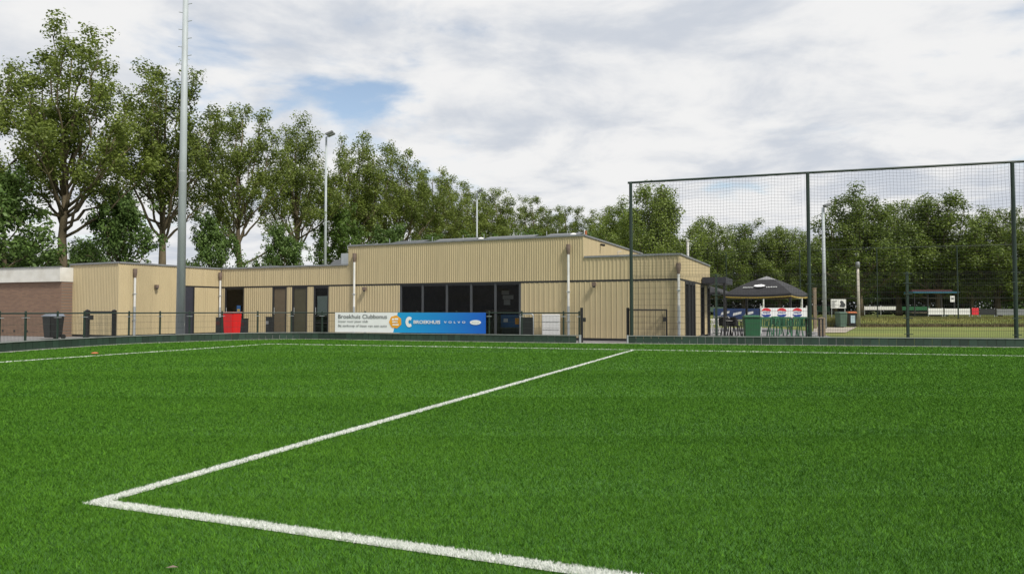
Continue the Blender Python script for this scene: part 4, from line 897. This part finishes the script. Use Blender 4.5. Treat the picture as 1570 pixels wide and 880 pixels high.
# ------------------------------------------------------------------ trees
def leaves_mesh(name, C, size, m, rng, O=None):
    n = len(C); C = np.asarray(C)
    a = rng.normal(size=(n, 3)); a[:, 2] *= .8; a /= np.linalg.norm(a, axis=1)[:, None]
    if O is not None:                          # leaves of a tuft face outward and up, so each tuft catches light as a mass
        N_ = O + np.array([0, 0, .35]) + rng.normal(size=(n, 3)) * .45; N_ /= np.linalg.norm(N_, axis=1)[:, None]
        a -= (a * N_).sum(1)[:, None] * N_; a /= np.linalg.norm(a, axis=1)[:, None]; b = np.cross(N_, a)
    else:
        b = rng.normal(size=(n, 3)); b -= (b * a).sum(1)[:, None] * a; b /= np.linalg.norm(b, axis=1)[:, None]
    s = size * (.6 + .8 * rng.random(n))[:, None]
    v = np.stack([C - a * s * .55, C + b * s * .36 - a * s * .05, C + a * s * .55, C - b * s * .36 - a * s * .05], 1).astype(np.float32)
    me = bpy.data.meshes.new(name); me.vertices.add(4 * n); me.vertices.foreach_set('co', v.ravel()); me.loops.add(4 * n); me.loops.foreach_set('vertex_index', np.arange(4 * n, dtype=np.int32))
    me.polygons.add(n); me.polygons.foreach_set('loop_start', np.arange(0, 4 * n, 4, dtype=np.int32)); me.materials.append(m); me.update(calc_edges=True); return me
def tree_meshes(seed, H, Rmax, bole, nleaf, leaf, lm, steep=1.0, n_limb=16, profile=None, trunk_r=.3, clump=.55, sub=5):
    rng = np.random.default_rng(seed); rnd = random.Random(seed); wood = MB(); tips = []
    prof = profile or (lambda t: (math.sin(math.pi * min(1, (t * .92 + .10)) ** .8)) ** .7)
    top = H * .93; npts = 9; tr = []
    wx, wy = rnd.uniform(-.5, .5), rnd.uniform(-.5, .5)
    for i in range(npts + 1):
        f = i / npts; tr.append(Vector((wx * math.sin(f * 4) * f * .7 + rnd.uniform(-.07, .07) * f * 2, wy * math.sin(f * 3.1) * f * .7 + rnd.uniform(-.07, .07) * f * 2, top * f)))
    wood.path(tr, [trunk_r * (1.25 if i == 0 else 1) * (1 - .93 * (i / npts)) + .012 for i in range(npts + 1)], n=9)
    def tpt(z):
        f = min(.999, z / top) * npts; i = int(f); return tr[i].lerp(tr[i + 1], f - i)
    for k in range(n_limb):
        f = (k + rnd.uniform(.1, .9)) / n_limb; z0 = bole + (top - bole) * (f ** 1.05) * .93; p = tpt(z0)
        az = k * 2.39996 + rnd.uniform(-.5, .5); t_end = min(1, (z0 - bole) / (H - bole) + .22)
        L = max(.8, Rmax * prof(t_end) * rnd.uniform(.75, 1.12)); up = rnd.uniform(.55, 1.1) * steep
        pts = [p]; d = Vector((math.cos(az), math.sin(az), up * .8)).normalized(); segs = 6
        for s in range(segs):
            d = (d + Vector((rnd.uniform(-.16, .16), rnd.uniform(-.16, .16), .09 * steep + rnd.uniform(-.10, .10)))).normalized(); pts.append(pts[-1] + d * (L / segs * 1.15))
        r0 = max(.03, trunk_r * (1 - .85 * z0 / H) * .48)
        wood.path(pts, [r0 * (1 - .85 * s / segs) + .008 for s in range(segs + 1)], n=6)
        for j in range(sub):
            u = .28 + .70 * (j + rnd.random()) / sub; fi = u * segs; i = min(segs - 1, int(fi)); q = pts[i].lerp(pts[i + 1], fi - i)
            dd = (pts[i + 1] - pts[i]).normalized(); sd = Vector((rnd.uniform(-1, 1), rnd.uniform(-1, 1), rnd.uniform(-.35, .75))); sd = (dd * .55 + sd.normalized()).normalized()
            l2 = L * rnd.uniform(.22, .42) * (1.15 - .5 * u) + .4; e = [q]; 
            for s in range(3): sd = (sd + Vector((rnd.uniform(-.25, .25), rnd.uniform(-.25, .25), rnd.uniform(-.08, .22)))).normalized(); e.append(e[-1] + sd * l2 / 3)
            wood.path(e, [r0 * .34 + .004, r0 * .24 + .004, r0 * .14 + .003, .004], n=4)
            for s in (1, 2, 3): tips.append((e[s], clump * rnd.uniform(.6, 1.15), .6 + .2 * s))
            for _ in range(2):
                tw = e[rnd.randint(1, 3)] + Vector((rnd.gauss(0, .5), rnd.gauss(0, .5), rnd.gauss(.15, .4))) * (clump / .5); wood.path([e[2], tw], [.012, .004], n=3); tips.append((tw, clump * rnd.uniform(.45, .9), .9))
        tips.append((pts[-1], clump * .9, 1.0))
    tips.append((tr[-1], clump * .9, 1.0)); tips.append((tr[-2], clump, .8))
    w = np.array([t[2] * t[1] ** 1.5 for t in tips]); w *= rng.uniform(.45, 1.5, len(w)); w /= w.sum(); cnt = rng.multinomial(nleaf, w); C = []; O = []
    for (c, r, _), n in zip(tips, cnt):
        g = rng.normal(size=(n, 3)); g /= np.linalg.norm(g, axis=1)[:, None] + 1e-6; g *= (rng.random(n) ** .45)[:, None]
        O.append(g); C.append(g * r * 1.05 + rng.normal(size=(n, 3)) * .10 * r + np.array(c))
    C = np.concatenate(C); O = np.concatenate(O); k = C[:, 2] > .4; C = C[k]; O = O[k]
    return wood.mesh('trunk', M['bark'], True), leaves_mesh('crown', C, leaf, lm, rng, O)
def vase_tree(seed, H, Rmax, bole, nleaf, leaf, lm, n_limb=22, trunk_r=.33, tuft=.34, sub=9, low=.40, wide=.62):
    # steep leaders fan out of the bole; leaves sit in small upright tufts along the shoots
    rng = np.random.default_rng(seed); rnd = random.Random(seed); wood = MB(); tips = []
    top = H * .9; npts = 9; tr = []; wx, wy = rnd.uniform(-.6, .6), rnd.uniform(-.6, .6)
    for i in range(npts + 1):
        f = i / npts; tr.append(Vector((wx * math.sin(f * 3.5) * f + rnd.uniform(-.1, .1) * f * 2, wy * math.sin(f * 3.1) * f + rnd.uniform(-.1, .1) * f * 2, top * f)))
    wood.path(tr, [trunk_r * (1.3 if i == 0 else 1) * (1 - .62 * min(1, i / npts * 1.9) - .33 * max(0, i / npts - .5) * 2) + .012 for i in range(npts + 1)], n=9)
    def tpt(z):
        f = min(.999, max(0, z / top)) * npts; i = int(f); return tr[i].lerp(tr[i + 1], f - i)
    def env(h):   # crown radius at a height fraction of the crown
        return Rmax * (max(0, math.sin(math.pi * min(1, (h * .80 + .17)))) ** .75) * (1 if h < wide else 1 - .38 * (h - wide) / (1 - wide))
    for k in range(n_limb):
        hf = low + (1 - low) * ((k + rnd.random()) / n_limb) ** .85; ze = bole + (H - bole) * (hf - .06); az = k * 2.39996 + rnd.uniform(-.35, .35)
        re = env((ze - bole) / (H - bole)) * rnd.uniform(.55, 1.05); z0 = bole + (ze - bole) * rnd.uniform(.12, .45); z0 = min(z0, bole + (H - bole) * .62)
        p = tpt(z0); e = tpt(min(ze, top)); e = Vector((e.x + re * math.cos(az), e.y + re * math.sin(az), ze)); L = (e - p).length
        cpt = p.lerp(e, .45) + Vector((math.cos(az), math.sin(az), 0)) * re * rnd.uniform(.05, .28) - Vector((0, 0, 1)) * L * rnd.uniform(0, .08)
        segs = 9; pts = []
        for s_ in range(segs + 1):
            t = s_ / segs; q = p * (1 - t) ** 2 + cpt * (2 * t * (1 - t)) + e * t * t; j = .16 * L / 7 * (1 if 0 < s_ else 0); pts.append(q + Vector((rnd.uniform(-j, j), rnd.uniform(-j, j), rnd.uniform(-j, j))))
        r0 = trunk_r * (.34 - .18 * z0 / H)
        wood.path(pts, [r0 * (1 - .86 * s_ / segs) + .007 for s_ in range(segs + 1)], n=6)
        for j in range(sub):
            u = .26 + .74 * (j + rnd.random()) / sub; fi = u * segs; i = min(segs - 1, int(fi)); q = pts[i].lerp(pts[i + 1], fi - i); dd = (pts[i + 1] - pts[i]).normalized()
            a2 = rnd.uniform(0, 6.283); sd = (dd * .5 + Vector((math.cos(a2), math.sin(a2), rnd.uniform(-.1, .9))).normalized()).normalized(); l2 = (rnd.uniform(.7, 2.0) * (1.25 - .55 * u)) * Rmax / 4.8; pp = [q]
            for s_ in range(3): sd = (sd + Vector((rnd.uniform(-.2, .2), rnd.uniform(-.2, .2), .18))).normalized(); pp.append(pp[-1] + sd * l2 / 3)
            wood.path(pp, [r0 * .28 + .004, r0 * .2 + .004, .009, .004], n=4)
            for s_ in (2, 3): tips.append((pp[s_] + Vector((rnd.gauss(0, .12), rnd.gauss(0, .12), .06)), tuft * rnd.uniform(.55, 1.3), .5 + .22 * s_))
            if rnd.random() < .75:
                tw = pp[2] + Vector((rnd.gauss(0, .45), rnd.gauss(0, .45), rnd.uniform(.0, .7))); wood.path([pp[1], tw], [.011, .004], n=3); tips.append((tw, tuft * rnd.uniform(.6, 1.1), 1.0))
        tips.append((pts[-1] + Vector((0, 0, .15)), tuft * 1.1, 1.2)); tips.append((pts[-2], tuft, 1.0))
    w = np.array([t[2] * t[1] ** 1.6 for t in tips]) * rng.uniform(.5, 1.5, len(tips)); w /= w.sum(); cnt = rng.multinomial(nleaf, w); C = []; O = []
    for (c, r, _), n in zip(tips, cnt):
        g = rng.normal(size=(n, 3)); g /= np.linalg.norm(g, axis=1)[:, None] + 1e-6; g *= (rng.random(n) ** .45)[:, None]
        O.append(g); C.append(g * np.array([1, 1, 1.15]) * r + rng.normal(size=(n, 3)) * .10 * r + np.array(c))
    C = np.concatenate(C); O = np.concatenate(O); k = C[:, 2] > .4; C = C[k]; O = O[k]
    return wood.mesh('trunk', M['bark'], True), leaves_mesh('crown', C, leaf, lm, rng, O)
def plant(kind, px, Y, label, height, name, cat, group, rot, width=1.0, x=None):
    (wm, lm, H) = kind; t = thing(name, label, cat, (gx(px, Y) if x is None else x, Y, gz(Y)), rot, group); s = height / H; t.scale = (s * width, s * width, s)
    link('trunk', wm, t); link('crown', lm, t); return t
def pop(seed, **k): a = vase_tree(seed, 17.5, k.pop('Rm', 4.9), k.pop('bole', 4.6), 30000, .135, M['leafP'], tuft=.50, sub=6, trunk_r=.28, **k); return (*a, 17.5)
POP = [pop(3), pop(11, Rm=4.6, n_limb=20), pop(23, Rm=5.0, bole=3.8, low=.34), pop(31, Rm=4.4, bole=3.4, n_limb=24)]
G1 = 'row of poplars behind the clubhouse'
ROW = [(98, 40, 17.6, 0, .3, 1.18, 'tallest poplar at the left with a bare mossy lower trunk'), (249, 46, 17.7, 1, 1.2, 1.12, 'poplar left of the tall thick light pole'),
       (369, 53, 17.4, 2, 2.0, 1.05, 'poplar just right of the tall thick light pole'), (452, 60, 17.4, 1, 3.4, 1.05, 'poplar directly left of the slim light pole'),
       (545, 66, 17.9, 3, .8, 1.2, 'poplar directly right of the slim light pole'), (612, 72, 17.6, 0, 4.4, 1.25, 'poplar above the left end of the hall roof'),
       (662, 79, 17.2, 2, 5.2, 1.25, 'poplar above the big window, left one'), (708, 86, 17.0, 3, 2.6, 1.4, 'poplar left of the distant light pole'),
       (760, 93, 17.2, 1, 5.6, 1.35, 'poplar right of the distant light pole'), (818, 102, 17.4, 0, 3.0, 1.2, 'small looking poplar above the third solar panel'),
       (868, 112, 18.2, 2, 1.6, 1.4, 'small looking poplar above the rightmost roof dome'), (925, 124, 19.5, 3, .2, 1.6, 'last poplar of the row above the hall roof corner'), (-75, 38, 17.0, 2, 4.0, 1.0, 'poplar cut by the left edge of the picture')]
for px, Y, h, k, rot, w, l in ROW: plant(POP[k], px, Y, l, h, 'poplar_tree', 'tree', G1, rot, w)
# lower trees below the poplars
def low(seed, lm, n=15000, leaf=.14, **k): a = tree_meshes(seed, 7.0, 2.7, k.pop('bole', .9), n, leaf, lm, trunk_r=.13, n_limb=15, clump=.42, sub=4, **k); return (*a, 7.0)
LOW = [low(5, M['leafB']), low(8, M['leafB'], steep=1.2), low(13, M['leafBright'])]
G2 = 'lower trees under the poplars'
for px, Y, h, k, rot, w, l in ((2, 37, 8.6, 0, .5, 1.0, 'dark lower tree at the left edge under the tallest poplar'), (185, 42, 8.4, 1, 1.4, .8, 'dark lower tree between the two leftmost poplar trunks'), (322, 48, 7.4, 0, 2.2, .8, 'rounded lower tree right of the thick light pole'),
                              (430, 52, 7.2, 1, 3.3, .75, 'dark lower tree left of the slim light pole'), (525, 60, 9.4, 2, .9, .75, 'bright green lower tree behind the slim light pole'), (590, 60, 7.6, 0, 4.0, 1.1, 'low dark tree right behind the left hall roof end'),
                              (650, 66, 7.4, 1, 5.0, 1.3, 'low tree behind the second solar panel'), (735, 75, 8.5, 2, 1.1, 1.4, 'low bright tree behind the third solar panel'), (800, 84, 9.5, 0, 2.8, 1.4, 'low dark tree behind the rightmost solar panel'), (905, 92, 10.5, 1, .3, 1.6, 'broad low tree behind the hall roof corner')):
    plant(LOW[k], px, Y, l, h, 'lower_tree', 'tree', G2, rot, w)
# far hedge at the left
for px, Y, h, rot, l in ((-30, 62, 6.3, .2, 'leftmost bush above the brick building roof'), (45, 62, 6.6, 1.9, 'bush above the white fascia, left of the tallest poplar trunk'), (130, 64, 6.8, 3.1, 'bush above the roof corner right of the tallest poplar trunk')):
    plant(LOW[2] if px == 45 else LOW[0], px, Y, l, h, 'hedge_bush', 'bush', 'far bushes at the left', rot, 1.3)
# trees on the right
def rnd_tree(seed, **k): k.pop('steep'); a = vase_tree(seed, 14.0, k.pop('Rm', 5.6), k.pop('bole', 1.6), 42000, .18, M['leafR'], trunk_r=.3, n_limb=28, tuft=.72, sub=8, low=.16, wide=.5, **k); return (*a, 14.0)
RT = [rnd_tree(41, steep=1.1), rnd_tree(47, steep=.9), rnd_tree(53, steep=1.25, Rm=4.6)]
G3 = 'trees beyond the far field'
for px, Y, h, k, rot, w, l in ((1008, 62, 12.2, 2, .4, 1.0, 'tall tree right behind the left net post'), (958, 88, 14.2, 0, 2.2, 1.0, 'tree behind the right end of the clubhouse roof'), (1085, 92, 12.6, 1, 1.4, 1.15, 'rounded tree above the far net, left of the tent peak'), (1140, 98, 13.0, 0, 3.6, 1.1, 'tree directly behind the tent peak'),
                              (1195, 95, 12.4, 2, 5.0, 1.1, 'tree left of the thick middle net post'), (1240, 96, 11.2, 1, .7, 1.0, 'tree directly behind the thick middle net post'), (1318, 80, 14.4, 0, 1.9, 1.2, 'large tree right of the pale light pole'), (1378, 84, 13.6, 1, 4.2, 1.1, 'tree between the two largest right hand trees'),
                              (1440, 80, 14.3, 2, 2.9, 1.25, 'large tree above the blue dugout roof'), (1530, 78, 12.2, 0, 5.6, 1.15, 'dark tree left of the right net post'), (1600, 74, 11.0, 1, 3.0, 1.1, 'tree at the right edge behind the net'), (1280, 104, 12.0, 2, .1, 1.1, 'tree behind the pale light pole'),
                              (1040, 104, 11.0, 1, 2.0, 1.1, 'far tree in the dip right of the tall tree'), (1490, 100, 11.5, 0, .9, 1.2, 'far tree in the gap left of the right net post'), (1680, 82, 12.0, 2, 1.0, 1.0, 'tree just beyond the right picture edge')):
    plant(RT[k], px, Y, l, h, 'field_tree', 'tree', G3, rot, w)
def hedge():
    rng = np.random.default_rng(5); n = 60000
    x = rng.uniform(8, 120, n); y = 116 - .12 * (x - 20) + rng.normal(0, 1.2, n); top = 5.2 + 1.1 * np.sin(x * .7) + .8 * np.sin(x * 1.9 + 1); z = .45 + top * rng.random(n) ** .8
    me = leaves_mesh('far_hedge', np.stack([x, y, z], 1), .45, M['leafB'], rng); o = stuff(link('far_hedge', me)); o['label'] = 'dark dense undergrowth closing the view below the far trees'; o['category'] = 'hedge'
hedge()
# undergrowth that fills the foot of the far trees
G4 = 'undergrowth below the far trees'
for i, (px, Y, h, k, w) in enumerate(((1010, 100, 5.0, 0, 2.6), (1075, 108, 5.5, 1, 2.6), (1130, 112, 6.0, 2, 2.4), (1180, 106, 6.5, 0, 2.4), (1225, 110, 6.0, 1, 2.5), (1275, 108, 6.5, 0, 2.4), (1325, 106, 7.0, 1, 2.3), (1375, 108, 7.5, 0, 2.3), (1425, 104, 7.5, 1, 2.3), (1475, 106, 7.5, 0, 2.3), (1525, 102, 7.5, 1, 2.3), (1575, 98, 7.5, 0, 2.3))):
    names = ['behind the clubhouse end', 'left of the second far net post', 'behind the second far net post', 'behind the tent', 'behind the thick middle net post', 'behind the notice board', 'behind the concrete lamp post', 'left of the dugout', 'behind the dugout roof', 'behind the small white sign', 'right of the red board', 'behind the right net post']
    plant(LOW[k], px, Y, 'dense bush at the foot of the far trees ' + names[i], h, 'undergrowth_bush', 'bush', G4, i * 1.7, w)

# a few dry leaves blown onto the turf
lf = MB(); lf.add([(-.045, 0, .004), (-.01, .022, .012), (.05, .004, .006), (.0, -.02, .014), (0, 0, .008)], [(0, 3, 4), (3, 2, 4), (2, 1, 4), (1, 0, 4)])
lfm = lf.mesh('dry_leaf', M['rust'])
for px, py in ((271, 867),):
    r_ = (px - 785) / FPX; Y_ = EYE * FPX / (py - 477); o = link('dry_leaf', lfm, None, (r_ * Y_, Y_, 0.006), random.uniform(0, 6)); o.scale = (.55,) * 3
    tag(o, 'small dry brown leaf lying on the turf below the near line', 'leaf')
